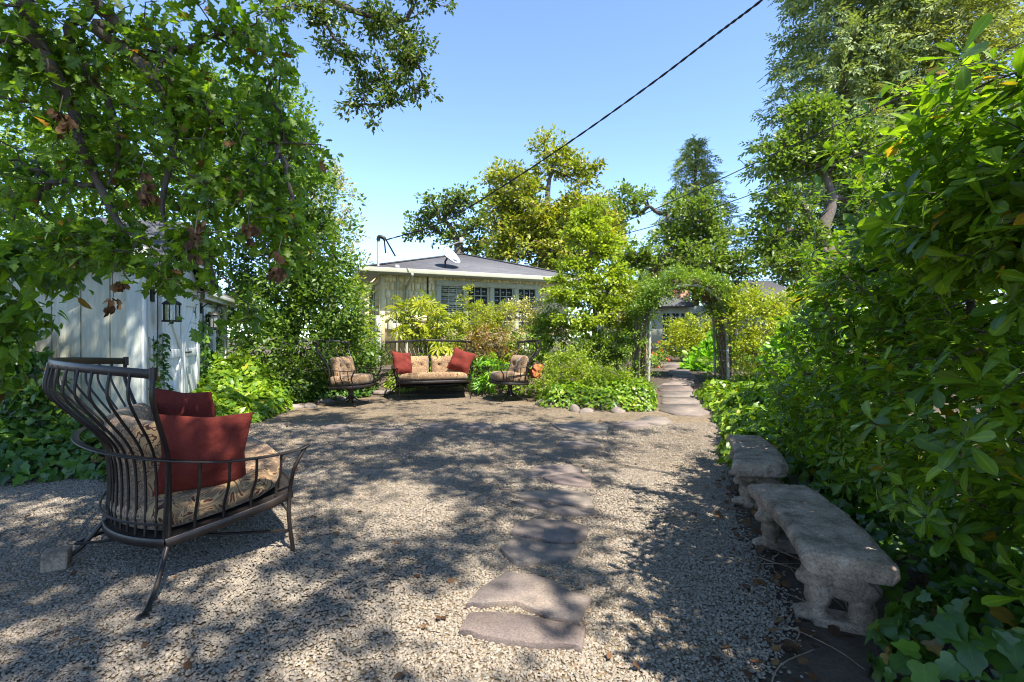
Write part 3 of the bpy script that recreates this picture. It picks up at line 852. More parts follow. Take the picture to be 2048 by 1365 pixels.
# loose pebbles, far too many to count
def make_gravel():
    pts = []
    for d0, d1, rho in ((1.5, 3.0, 11000), (3.0, 4.6, 8000), (4.6, 6.8, 4200)):
        A = (d1 - d0) * 2 * 1.1 * d1
        n = int(A * rho)
        y = rng.uniform(d0, d1, n); x = rng.uniform(-1.1 * d1, 1.1 * d1, n)
        k = (np.abs(x) < 1.08 * y + 0.1) & (x < edge_right(y) + rng.normal(size=n) * 0.06) & (x > edge_left(y) - 0.2)
        pts.append(np.stack([x[k], y[k]], 1))
    p = np.concatenate(pts)
    for w in STONE_W[:10]:
        c = w.mean(0)
        shr = c[:2] + (w[:, :2] - c[:2]) * 0.985
        near = (np.abs(p[:, 0] - c[0]) < 0.8) & (np.abs(p[:, 1] - c[1]) < 0.6)
        idx = np.where(near)[0]; ins = inpoly(p[idx, 0], p[idx, 1], shr) & (rng.random(len(idx)) < 0.9995)
        p = np.delete(p, idx[ins], 0)
    z = zg(p[:, 0], p[:, 1]) + 0.007 + rng.random(len(p)) * 0.006 + 0.006 * np.sin(p[:, 0] * 2.3 + 1) * np.sin(p[:, 1] * 1.9)
    thin = np.sin(p[:, 0] * 3.1 + p[:, 1] * 1.3) * np.sin(p[:, 1] * 2.7 - p[:, 0]) > 0.75 + 0.5 * rng.random(len(p)); p, z = p[~thin], z[~thin]
    me = bpy.data.meshes.new('gravel'); V = np.column_stack([p, z]).astype(np.float32)
    me.vertices.add(len(V)); me.vertices.foreach_set('co', V.ravel()); me.update()
    o = link('gravel', me)
    ng = bpy.data.node_groups.new('gravel_scatter', 'GeometryNodeTree')
    ng.interface.new_socket('Geometry', in_out='INPUT', socket_type='NodeSocketGeometry')
    ng.interface.new_socket('Geometry', in_out='OUTPUT', socket_type='NodeSocketGeometry')
    nn = ng.nodes.new; gi = nn('NodeGroupInput'); go = nn('NodeGroupOutput')
    ico = nn('GeometryNodeMeshIcoSphere'); ico.inputs['Radius'].default_value = 0.0061; ico.inputs['Subdivisions'].default_value = 2
    sm = nn('GeometryNodeSetShadeSmooth'); st = nn('GeometryNodeSetMaterial'); st.inputs['Material'].default_value = M['pebble']
    ip = nn('GeometryNodeInstanceOnPoints')
    r1 = nn('FunctionNodeRandomValue'); r1.data_type = 'FLOAT_VECTOR'; r1.inputs[0].default_value = (-0.5, -0.5, 0); r1.inputs[1].default_value = (0.5, 0.5, 6.28)
    r2 = nn('FunctionNodeRandomValue'); r2.data_type = 'FLOAT_VECTOR'; r2.inputs[0].default_value = (0.5, 0.4, 0.3); r2.inputs[1].default_value = (1.75, 1.25, 0.85); r2.inputs['Seed'].default_value = 4
    lk = ng.links.new
    lk(ico.outputs['Mesh'], sm.inputs[0]); lk(sm.outputs[0], st.inputs[0]); lk(gi.outputs[0], ip.inputs['Points']); lk(st.outputs[0], ip.inputs['Instance'])
    lk(r1.outputs[0], ip.inputs['Rotation']); lk(r2.outputs[0], ip.inputs['Scale']); lk(ip.outputs[0], go.inputs[0])
    md = o.modifiers.new('scatter', 'NODES'); md.node_group = ng
    tag(o, 'loose tan and grey pea gravel pebbles covering the patio', 'gravel', kind='stuff')
make_gravel()

# ------------------------------------------------------------------ shed
SC0 = np.array([-4.04, 5.4, 0.0]); SE = nrmz(np.array([-0.358, 1, 0])); SN = np.array([SE[1], -SE[0], 0]); UP = np.array([0, 0, 1.0])
shed = empty('garden_shed', SC0, 0, 'grey green plank shed with white double doors on its sunny front', 'shed')
def sp(t, n, z): return SC0 + SE * t + SN * n + UP * z       # a point on the shed's front: along, out, up
SAX = np.array([SE, SN, UP])
def sbox(t0, t1, n0, n1, z0, z1, name, mat, parent=shed, bev=0.004):
    c = sp((t0 + t1) / 2, (n0 + n1) / 2, (z0 + z1) / 2); sz = (abs(t1 - t0), abs(n1 - n0), abs(z1 - z0))
    o = MB().bbox(c, sz, min(bev, min(sz) * 0.3), SAX).build(name, mat, None)
    o.parent = parent; o.location = -Vector(SC0) if parent == shed else Vector((0, 0, 0)); return o
EV = 1.98                                              # eave height
# side wall: vertical planks facing the yard
WD = np.array([-1.0, -0.02, 0.0]); WD = nrmz(WD); WN = np.array([WD[1], -WD[0], 0]); WN = WN if WN[1] < 0 else -WN
WAX = np.array([WD, WN, UP])
MB().box(SC0 + WD * 2.6 - WN * 0.07 + UP * (EV / 2 + 0.1), (5.2, 0.06, EV + 0.3), WAX).build('sheathing', M['trim_blue'], shed, False, SC0)
x = 0.155; k = 0
while x < 4.9:
    wdt = 0.195 if k == 0 else 0.313
    MB().bbox(SC0 + WD * (x + wdt / 2) - WN * 0.025 + UP * (EV / 2 + 0.1), (wdt - 0.012, 0.03, EV + 0.28), 0.006, WAX).build('plank', M['plank'], shed, False, SC0)
    x += wdt; k += 1
MB().bbox(SC0 + WD * 0.075 + WN * 0.006 + UP * (EV / 2 + 0.1), (0.15, 0.03, EV + 0.28), 0.004, WAX).build('corner_trim', M['trim_blue'], shed, False, SC0)
# front wall
sbox(0.03, 4.75, -0.1, -0.03, 0, EV, 'wall', M['white'])
sbox(0.0, 0.1, -0.02, 0.022, 0, EV + 0.1, 'corner_trim', M['white'])
for a, b in ((0.12, 0.3), (0.302, 0.5)): sbox(a, b, -0.028, 0.0, 0.05, EV - 0.06, 'plank', M['white'])
# doors
for (a, b, flip) in ((0.6, 1.395, False), (1.405, 2.15, True)):
    z0, z1 = 0.06, 1.8
    d = empty('door', (0, 0, 0), 0, parent=shed)
    n = 5; wb = (b - a) / n
    def dbox(*args, **kw):
        o_ = sbox(*args, parent=d, **kw); o_.location = -Vector(SC0); return o_
    for i in range(n): dbox(a + i * wb + 0.003, a + (i + 1) * wb - 0.003, 0.0, 0.03, z0, z1, 'board', M['white'])
    for zz in (z0 + 0.02, 0.97, z1 - 0.13): dbox(a, b, 0.031, 0.055, zz, zz + 0.11, 'rail', M['white'])
    dbox(a, a + 0.085, 0.032, 0.057, z0, z1, 'stile', M['white']); dbox(b - 0.085, b, 0.032, 0.057, z0, z1, 'stile', M['white'])
    for zz0, zz1, s_ in ((1.1, z1 - 0.14, flip), (z0 + 0.14, 0.95, not flip)):
        ta, tb = (a + 0.1, b - 0.1)
        p0, p1 = (sp(ta, 0.042, zz1), sp(tb, 0.042, zz0)) if not s_ else (sp(ta, 0.042, zz0), sp(tb, 0.042, zz1))
        L = np.linalg.norm(p1 - p0); dx = (p1 - p0) / L
        MB().bbox((p0 + p1) / 2, (L, 0.022, 0.1), 0.004, np.array([dx, SN, np.cross(dx, SN)])).build('brace', M['white'], d, False, SC0)
    if flip:
        MB().tube([sp(a + 0.03, 0.06, 1.03), sp(a + 0.03, 0.1, 1.03), sp(a + 0.14, 0.1, 1.03)], 0.011, 8).build('handle', M['black'], d, True, SC0)
sbox(0.52, 0.595, 0.0, 0.05, 0.05, 1.86, 'door_frame', M['white']); sbox(2.155, 2.24, 0.0, 0.05, 0.05, 1.86, 'door_frame', M['white'])
sbox(0.5, 2.26, 0.0, 0.055, 1.862, 1.97, 'door_header', M['white'])
# gable over the doors
gp = [(0.25, EV), (2.5, EV), (1.38, EV + 0.62)]
V = [sp(t, 0.0, z) for t, z in gp] + [sp(t, -0.5, z) for t, z in gp]
MB().add(V, [(0, 1, 2), (5, 4, 3), (0, 3, 4, 1), (1, 4, 5, 2), (2, 5, 3, 0)]).build('gable', M['white'], shed, False, SC0)
for (t0, z0, t1, z1) in ((0.05, EV - 0.06, 1.38, EV + 0.7), (2.71, EV - 0.06, 1.38, EV + 0.7)):
    p0, p1 = sp(t0, 0.1, z0), sp(t1, 0.1, z1); L = np.linalg.norm(p1 - p0); dx = (p1 - p0) / L
    MB().bbox((p0 + p1) / 2, (L, 0.03, 0.15), 0.004, np.array([dx, SN, np.cross(dx, SN)])).build('fascia', M['white'], shed, False, SC0)
    q = np.cross(dx, SN); q = q if q[2] > 0 else -q
    MB().box((p0 + p1) / 2 - SN * 0.45 + q * 0.09, (L + 0.05, 1.15, 0.025), np.array([dx, SN, q])).build('roof', M['roof'], shed, False, SC0)
# main eave
sbox(2.3, 4.95, 0.1, 0.13, EV - 0.16, EV - 0.02, 'fascia', M['white'])
sbox(2.3, 4.97, 0.132, 0.2, EV - 0.1, EV - 0.01, 'gutter', M['white'])
V = [sp(-0.1, 0.2, EV), sp(5.0, 0.2, EV), sp(5.0, -2.2, EV + 0.95), sp(-0.1, -2.2, EV + 0.95)]
V += [v - UP * 0.04 for v in V]
MB().add(V, [(0, 1, 2, 3), (7, 6, 5, 4), (0, 4, 5, 1), (1, 5, 6, 2), (2, 6, 7, 3), (3, 7, 4, 0)]).build('roof', M['roof'], shed, False, SC0)
# windows
for (a, b, arch) in ((2.75, 3.4, False), (3.55, 4.3, True)):
    w_ = empty('window', (0, 0, 0), 0, parent=shed)
    z0, z1 = 0.75, (1.45 if arch else 1.65)
    def wb(*args, **kw):
        o_ = sbox(*args, parent=w_, **kw); o_.location = -Vector(SC0); return o_
    wb(a + 0.07, b - 0.07, -0.02, 0.004, z0 + 0.05, 1.21, 'pane', M['glass']); wb(a + 0.07, b - 0.07, -0.02, 0.004, 1.25, z1, 'pane', M['glass'])
    wb(a, a + 0.07, -0.01, 0.04, z0, z1, 'frame', M['white']); wb(b - 0.07, b, -0.01, 0.04, z0, z1, 'frame', M['white'])
    wb(a + 0.07, b - 0.07, -0.01, 0.03, 1.21, 1.25, 'meeting_rail', M['white']); wb(a - 0.03, b + 0.03, -0.01, 0.07, z0 - 0.05, z0, 'sill', M['white'])
    if arch:
        cc, R = (a + b) / 2, (b - a) / 2
        th = np.linspace(0, math.pi, 15)
        MB().tube([sp(cc + (R - 0.035) * math.cos(t), 0.015, z1 + (R - 0.035) * math.sin(t)) for t in th], 1.0, flat=(0.05, 0.07), up=tuple(SN)).build('arch_frame', M['white'], w_, False, SC0)
        poly = [sp(cc + (R - 0.06) * math.cos(t), 0.002, z1 + (R - 0.06) * math.sin(t)) for t in th]
        MB().add(poly + [p - SN * 0.02 for p in poly], [tuple(range(15)), tuple(range(29, 14, -1))]).build('pane', M['glass'], w_, False, SC0)
    else: wb(a, b, -0.01, 0.04, z1, z1 + 0.07, 'frame', M['white'])

def lantern(t, z, label):
    b = sp(t, 0.0, z)
    r = empty('wall_lantern', b, 0, label, 'lantern', 'lanterns beside the shed doors')
    c = SN * 0.2
    MB().bbox(np.array([0, 0, 0.13]) + SN * 0.012, (0.1, 0.02, 0.17), 0.005, SAX).build('wall_plate', M['black'], r)
    MB().tube(smooth_path([SN * 0.02 + UP * 0.13, SN * 0.1 + UP * 0.2, c + UP * 0.17, c + UP * 0.1], 5), 0.009, 6).build('bracket', M['black'], r, True)
    mb = MB()
    V = [c + UP * 0.1]; ring = [c + (SE * math.cos(a) + SN * math.sin(a)) * 0.1 + UP * 0.03 for a in np.linspace(0, 2 * math.pi, 9)[:-1]]
    mb.add(V + ring + [p - UP * 0.015 for p in ring], [(0, 1 + i, 1 + (i + 1) % 8) for i in range(8)] + [(1 + i, 9 + i, 9 + (i + 1) % 8, 1 + (i + 1) % 8) for i in range(8)] + [tuple(range(16, 8, -1))])
    mb.build('cap', M['black'], r)
    for i in range(8):
        a = i * math.pi / 4; p = c + (SE * math.cos(a) + SN * math.sin(a)) * 0.08
        MB().tube([p + UP * 0.02, p - UP * 0.17], 0.006, 5).build('bar', M['black'], r)
    mb = MB(); mb.tube([c + UP * 0.012, c - UP * 0.165], 0.072, 12); mb.build('glass', M['lampglass'], r, True)
    mb = MB(); mb.tube([c - UP * 0.167, c - UP * 0.187], 0.098, 12); mb.tube([c - UP * 0.187, c - UP * 0.21], 0.02, 8); mb.build('base_ring', M['black'], r, True)
lantern(0.3, 1.6, 'black wall lantern by the shed corner, before the first door')
lantern(2.5, 1.56, 'black wall lantern past the shed doors, beside the window')

# ------------------------------------------------------------------ house
HC = np.array([-3.55, 13.4, 0.45]); HE = np.array([0.92, 0.393, 0]); HE = nrmz(HE); HB = np.array([-HE[1], HE[0], 0]); HN = -HB
house = empty('cottage', HC, 0, 'cream shingled cottage with grey hip roof behind the shrubs', 'house')
def hp(t, b, z): return HC + HE * t + HB * b + UP * z
HAX = np.array([HE, HB, UP])
def hbox(t0, t1, b0, b1, z0, z1, name, mat, parent=house, bev=0.0):
    c = hp((t0 + t1) / 2, (b0 + b1) / 2, (z0 + z1) / 2); sz = (t1 - t0, b1 - b0, z1 - z0)
    mb = MB(); (mb.bbox(c, sz, bev, HAX) if bev else mb.box(c, sz, HAX))
    o = mb.build(name, mat, parent, False, HC); return o
HW, HD, HT = 5.8, 6.0, 2.5
hbox(0, HW, 0.0, 0.15, 0, HT, 'wall', M['cream']); hbox(0, 0.15, 0.15, HD, 0, HT, 'wall', M['cream'])
hbox(HW - 0.15, HW, 0.15, HD, 0, HT, 'wall', M['cream']); hbox(0.15, HW - 0.15, HD - 0.15, HD, 0, HT, 'wall', M['cream'])
hbox(-0.03, 0.1, -0.03, 0.12, 0.0, HT, 'corner_board', M['cream'])
# windows
WINS = [(1.66, 2.34), (2.46, 3.06), (3.27, 3.86), (4.06, 4.62)]
zt, zb = 2.25, 1.0
hbox(1.52, 4.76, -0.05, -0.004, zt, zt + 0.15, 'window_head', M['trim_cream'], bev=0.006)
for (a, b) in WINS:
    w_ = empty('window', (0, 0, 0), 0, parent=house)
    hbox(a - 0.14, a, -0.048, -0.006, zb - 0.1, zt - 0.002, 'frame', M['trim_cream'], w_, 0.005) if a > 1.7 or True else None
    cols, rows = 3, 5
    pw, ph = (b - a) / cols, (zt - zb) / rows
    for i in range(cols):
        for j in range(rows): hbox(a + i * pw + 0.014, a + (i + 1) * pw - 0.014, -0.014, -0.004, zb + j * ph + 0.014, zb + (j + 1) * ph - 0.014, 'pane', M['glass'], w_)
    for i in range(cols + 1): hbox(a + i * pw - 0.0135, a + i * pw + 0.0135, -0.03, -0.003, zb, zt - 0.003, 'muntin', M['trim_cream'], w_)
    for j in range(rows): hbox(a + 0.0145, b - 0.0145, -0.028, -0.0035, zb + j * ph - 0.013, zb + j * ph + 0.013, 'muntin', M['trim_cream'], w_)
    if a < 2.4:
        for j in range(14): hbox(a + 0.03, b - 0.03, -0.019, -0.016, zt - 0.06 - j * 0.06, zt - 0.025 - j * 0.06, 'blind_slat', M['trim_cream'], w_)
    for o_ in w_.children: o_.location = -Vector(HC)
hbox(4.62, 4.76, -0.048, -0.006, zb - 0.1, zt - 0.002, 'window_jamb', M['trim_cream'], bev=0.005)
# wall shingles, each its own piece
for row in range(7):
    z0 = 0.95 + row * 0.225; t = 0.11 - 0.05 * (row % 2)
    while t < HW - 0.1:
        wdt = 0.075 + 0.1 * rng.random(); t1 = min(t + wdt, HW)
        z1 = min(z0 + 0.222, HT - 0.01)
        hit = z1 > zb - 0.1 and z0 < zt + 0.15 and t1 > 1.5 and t < 4.78
        if hit and z0 < zt + 0.15 <= z1: hit = False; zz = zt + 0.155
        else: zz = z0
        if not hit and z1 - zz > 0.04:
            c = hp((t + t1) / 2, -0.012, (zz + z1) / 2)
            MB().box(c, (t1 - t - 0.007, 0.022 + 0.006 * rng.random(), z1 - zz - 0.004 + 0.012 * rng.random()), np.array([HE, nrmz(HB + UP * 0.05), UP])).build('shingle', M['cream'], house, False, HC)
        t = t1
for row in range(11):
    z0 = 0.05 + row * 0.225
    hbox(-0.022, -0.002, 0.13, HD, z0, z0 + 0.205, 'shingle_course', M['cream'])
w_ = empty('side_window', (0, 0, 0), 0, parent=house)
for n_, (b0, b1, z0, z1, x0, mt) in enumerate(((1.1, 2.0, 1.1, 2.2, -0.03, 'glass'), (1.0, 1.1, 1.0, 2.3, -0.055, 'trim_cream'), (2.0, 2.1, 1.0, 2.3, -0.055, 'trim_cream'), (1.1, 2.0, 2.2, 2.3, -0.055, 'trim_cream'), (1.1, 2.0, 1.0, 1.1, -0.055, 'trim_cream'))):
    hbox(x0, 0.0, b0, b1, z0, z1, 'pane' if mt == 'glass' else 'frame', M[mt], w_)
for o_ in w_.children: o_.location = -Vector(HC)
# roof: hipped
ov = 0.6
E = [hp(-ov, -ov, HT + 0.08), hp(HW + ov, -ov, HT + 0.08), hp(HW + ov, HD + ov, HT + 0.08), hp(-ov, HD + ov, HT + 0.08)]
PK = [hp(3.0, 2.35, HT + 1.1), hp(3.0, 3.9, HT + 1.1)]
def roof_face(vs, edge):
    me = mesh_np('roof_slope', np.array(vs), [np.array([list(range(len(vs)))])], M['roof'])
    uv = me.uv_layers.new(name='UVMap'); ex = nrmz(np.array(edge)); nn_ = nrmz(np.cross(vs[1] - vs[0], vs[2] - vs[0])); ey = np.cross(nn_, ex)
    for lp in me.loops: p = vs[lp.vertex_index] - vs[0]; uv.data[lp.index].uv = (float(p @ ex), float(p @ ey))
    o = link('roof_slope', me, house, HC); md = o.modifiers.new('thick', 'SOLIDIFY'); md.thickness = 0.03; md.offset = -1; return o
roof_face([E[0], E[1], PK[0]], HE); roof_face([E[3], E[0], PK[0], PK[1]], -HB); roof_face([E[1], E[2], PK[1], PK[0]], HB); roof_face([E[2], E[3], PK[1]], -HE)
for a, b in ((E[0], PK[0]), (E[1], PK[0]), (PK[0], PK[1]), (E[3], PK[1])):
    MB().tube([a + UP * 0.01, b + UP * 0.01], 1.0, flat=(0.18, 0.04)).build('ridge_cap', M['roof'], house, False, HC)
hbox(-ov + 0.02, HW + ov - 0.02, -ov + 0.02, HD + ov - 0.02, HT - 0.012, HT + 0.01, 'soffit', M['trim_cream'])
hbox(-ov - 0.03, HW + ov + 0.03, -ov - 0.03, -ov + 0.015, HT - 0.02, HT + 0.1, 'gutter', M['trim_cream'], bev=0.012)
hbox(-ov - 0.03, -ov + 0.015, -ov + 0.02, HD + ov, HT - 0.02, HT + 0.098, 'fascia', M['trim_cream'], bev=0.01)
MB().tube(smooth_path([hp(0.72, -ov, HT - 0.01), hp(0.72, -ov + 0.03, HT - 0.1), hp(0.68, -0.12, HT - 0.35), hp(0.68, -0.08, HT - 0.45), hp(0.68, -0.08, 0.3)], 5), 0.04, 8).build('downspout', M['trim_cream'], house, True, HC)
MB().tube([hp(0.42, -0.04, HT - 0.03), hp(0.42, -0.045, 0.2)], 0.018, 6).build('conduit', M['trim_cream'], house, True, HC)
MB().tube([hp(1.28, -0.04, HT - 0.03), hp(1.28, -0.045, 0.8)], 0.02, 6).build('cable', M['black'], house, True, HC)
hbox(0.3, 0.42, -0.5, -0.42, HT + 0.12, HT + 0.2, 'roof_vent', M['dishm'], bev=0.01)
# service mast and utility box
mb = MB(); mb.tube([hp(-0.12, -0.35, HT - 0.05), hp(-0.12, -0.35, HT + 0.83)], 0.035, 8)
mast = mb.build('service_mast', M['grey'], house, True, HC)
mb = MB(); mb.tube(smooth_path([hp(-0.12, -0.35, HT + 0.83), hp(-0.1, -0.37, HT + 0.93), hp(0.02, -0.4, HT + 0.9), hp(0.04, -0.4, HT + 0.84)], 4), 0.05, 8)
mb.tube([hp(0.03, -0.4, HT + 0.85), hp(0.06, -0.42, HT + 0.5)], 0.02, 5); mb.tube([hp(0.05, -0.4, HT + 0.9), hp(0.3, -0.5, HT + 0.42)], 0.022, 5)
o = mb.build('weather_head', M['black'], mast, True); o.location = (0, 0, 0)
hbox(-0.17, -0.03, -0.26, -0.04, 0.1, 1.36, 'meter_cabinet', M['dishm'], bev=0.01); hbox(-0.15, -0.05, -0.29, -0.262, 0.95, 1.2, 'meter', M['grey'], bev=0.01)
for t_, z_ in ((0.18, 1.0), (0.5, 0.8)): hbox(t_, t_ + 0.12, -0.12, -0.05, z_, z_ + 0.34, 'junction_box', M['trim_cream'], bev=0.006)
# satellite dish
dc = hp(1.9, -0.05, HT + 0.62)
dish = empty('satellite_dish', hp(1.75, -0.15, HT + 0.2), 0, 'grey satellite dish tilted up on the cottage roof', 'dish')
ax = nrmz(np.array([0.66, -0.38, 0.66])); a1 = nrmz(np.cross(ax, [0, 1, 0])); a2 = np.cross(ax, a1)
rr = np.linspace(0, 1, 6); th = np.linspace(0, 2 * math.pi, 25)
X = np.zeros((6, 25, 3))
for i, r_ in enumerate(rr):
    for j, t in enumerate(th): X[i, j] = dc + (a1 * math.cos(t) * 0.36 + a2 * math.sin(t) * 0.33) * r_ + ax * (0.1 * r_ * r_ - 0.05)
ob = dish.location
o = MB().grid(X).build('reflector', M['dishm'], dish, True, ob); md = o.modifiers.new('thick', 'SOLIDIFY'); md.thickness = 0.02
MB().tube([hp(1.75, -0.15, HT + 0.17), hp(1.75, -0.15, HT + 0.42), dc - ax * 0.07], 0.028, 8).build('mast', M['black'], dish, True, ob)
MB().tube([dc - a1 * -0.3 - ax * 0.02, dc + ax * 0.52 + UP * 0.02], 0.018, 6).build('feed_arm', M['grey'], dish, True, ob)
MB().bbox(dc + ax * 0.55 + UP * 0.03, (0.1, 0.08, 0.14), 0.012).build('receiver', M['white_metal'], dish, False, ob)
MB().bbox(hp(1.75, -0.15, HT + 0.2), (0.5, 0.16, 0.03), 0.006, HAX).build('foot_plate', M['black'], dish, False, ob)

# second house, seen through the arch
B2 = P(1370, 640, 23.0); B2[2] = 0.48
h2 = empty('far_house', B2, 0, 'white house with brick chimney glimpsed through the garden arch', 'house')
def b2(x, y, z): return B2 + np.array([x, y, z])
MB().box(b2(1.2, 2.0, 1.1), (9.6, 4.0, 2.2)).build('wall', M['trim_cream'], h2, False, B2)
for sgn, xs in ((-1, (-4.0, 0.25)), (1, (0.25, 6.4))):
    p = [b2(xs[0], -0.5, 2.2), b2(xs[1], -0.5, 2.2), b2(xs[1] - 0.3, 2.2, 3.35), b2(xs[0] + 0.3, 2.2, 3.35)]
    if sgn > 0: p = [b2(0.3, -1.6, 2.22), b2(6.2, -0.9, 2.22), b2(4.8, 1.8, 3.6), b2(1.6, 1.8, 3.6)]
    mb = MB(); mb.add(p + [q - UP * 0.06 for q in p], [(0, 1, 2, 3), (7, 6, 5, 4), (0, 4, 5, 1), (1, 5, 6, 2), (2, 6, 7, 3), (3, 7, 4, 0)]); mb.build('roof', M['roof'], h2, False, B2)
MB().box(b2(-0.05, 0.9, 2.6), (0.95, 0.7, 2.2)).build('chimney', M['brick'], h2, False, B2)
for x0 in (-1.05, -0.62, -0.2, 0.2):
    w_ = empty('french_window', (0, 0, 0), 0, parent=h2)
    for i in range(2):
        for j in range(4):
            o = MB().box(b2(x0 + 0.09 + i * 0.16, -0.02, 0.55 + j * 0.38), (0.13, 0.03, 0.34)).build('pane', M['glass'], w_); o.location = -Vector(B2)

# ------------------------------------------------------------------ overhead wires
def wire(name, label, pts, r, twist=False, n=60):
    pts = smooth_path(pts, n // (len(pts) - 1))
    mb = MB()
    if twist:
        ph = np.linspace(0, len(pts) * 0.9, len(pts))
        off = np.stack([0 * ph, np.cos(ph), np.sin(ph)], 1) * r * 0.8
        mb.tube(pts + off, r, 5); mb.tube(pts - off, r, 5)
    else: mb.tube(pts, r, 5)
    b = pts[0]; o = mb.build(name, M['black'], None, True)
    tag(o, label, 'cable', 'overhead cables'); return o
wire('overhead_cable', 'thick twisted black service cable running from the cottage mast across open sky',
     [hp(0.04, -0.4, HT + 0.84), P(880, 447, 12.2), P(1010, 370, 10.6), P(1150, 277, 9.0), P(1300, 170, 7.6), P(1425, 75, 6.7), P(1525, 0, 6.0), P(1760, -185, 5.0)], 0.011, True, 160)
wire('overhead_cable', 'upper thin black cable crossing in front of the tall redwoods',
     [P(1118, 496, 17), P(1260, 440, 15.8), P(1400, 378, 14.6), P(1600, 284, 13.2), P(1800, 196, 12), P(2048, 84, 10.8), P(2300, -40, 9.6)], 0.014)
wire('overhead_cable', 'lower thin black cable ending behind the glossy hedge',
     [P(1118, 497, 17.3), P(1250, 468, 16), P(1400, 425, 14.8), P(1550, 372, 13.6), P(1690, 318, 12.6), P(1900, 232, 11.2), P(2150, 120, 10)], 0.013)
# ------------------------------------------------------------------ patio furniture
def pillow(w, h, th, n=20, p=4.0, q=0.5, dimples=(), pinch=0.0, wr=0.0, seed=0):
    """soft cushion lying in the x-z plane, thickness along y, centred at the origin; grid points front and back"""
    u = np.sin(np.linspace(-math.pi / 2, math.pi / 2, n)); U, W = np.meshgrid(u, u, indexing='ij')
    t = np.maximum(1 - np.abs(U) ** p, 0) ** q * np.maximum(1 - np.abs(W) ** p, 0) ** q
    sc = 1 - pinch * (1 - np.abs(U * W)) * np.maximum(np.abs(U), np.abs(W)) ** 4
    r_ = np.random.default_rng(seed + 3); wrk = 0
    for _ in range(5):
        a, b, c = r_.normal(size=3); wrk = wrk + np.sin((U * a + W * b) * 5 + c * 3) * wr / 3
    f = th / 2 * (t + wrk * t)
    for (dx, dz) in dimples: f = f - th * 0.3 * np.exp(-((U - dx) ** 2 + (W - dz) ** 2) / 0.02)
    A = np.stack([U * w / 2 * sc, -f, W * h / 2 * sc], 2); B = np.stack([U * w / 2 * sc, th / 2 * t, W * h / 2 * sc], 2)
    return A, B

def put_pillow(name, mat, parent, Mx, fn=None, **kw):
    A, B = pillow(**kw); R = np.array(Mx)
    def T(X):
        X = X if fn is None else fn(X)
        return X @ R[:3, :3].T + R[:3, 3]
    mb = MB(); mb.grid(T(A)[::-1]); mb.grid(T(B)); o = mb.build(name, mat, parent, True); return o

def mat4(loc, rx=0, ry=0, rz=0):
    return np.array(Matrix.Translation(loc) @ Matrix.Rotation(rz, 4, 'Z') @ Matrix.Rotation(ry, 4, 'Y') @ Matrix.Rotation(rx, 4, 'X'))

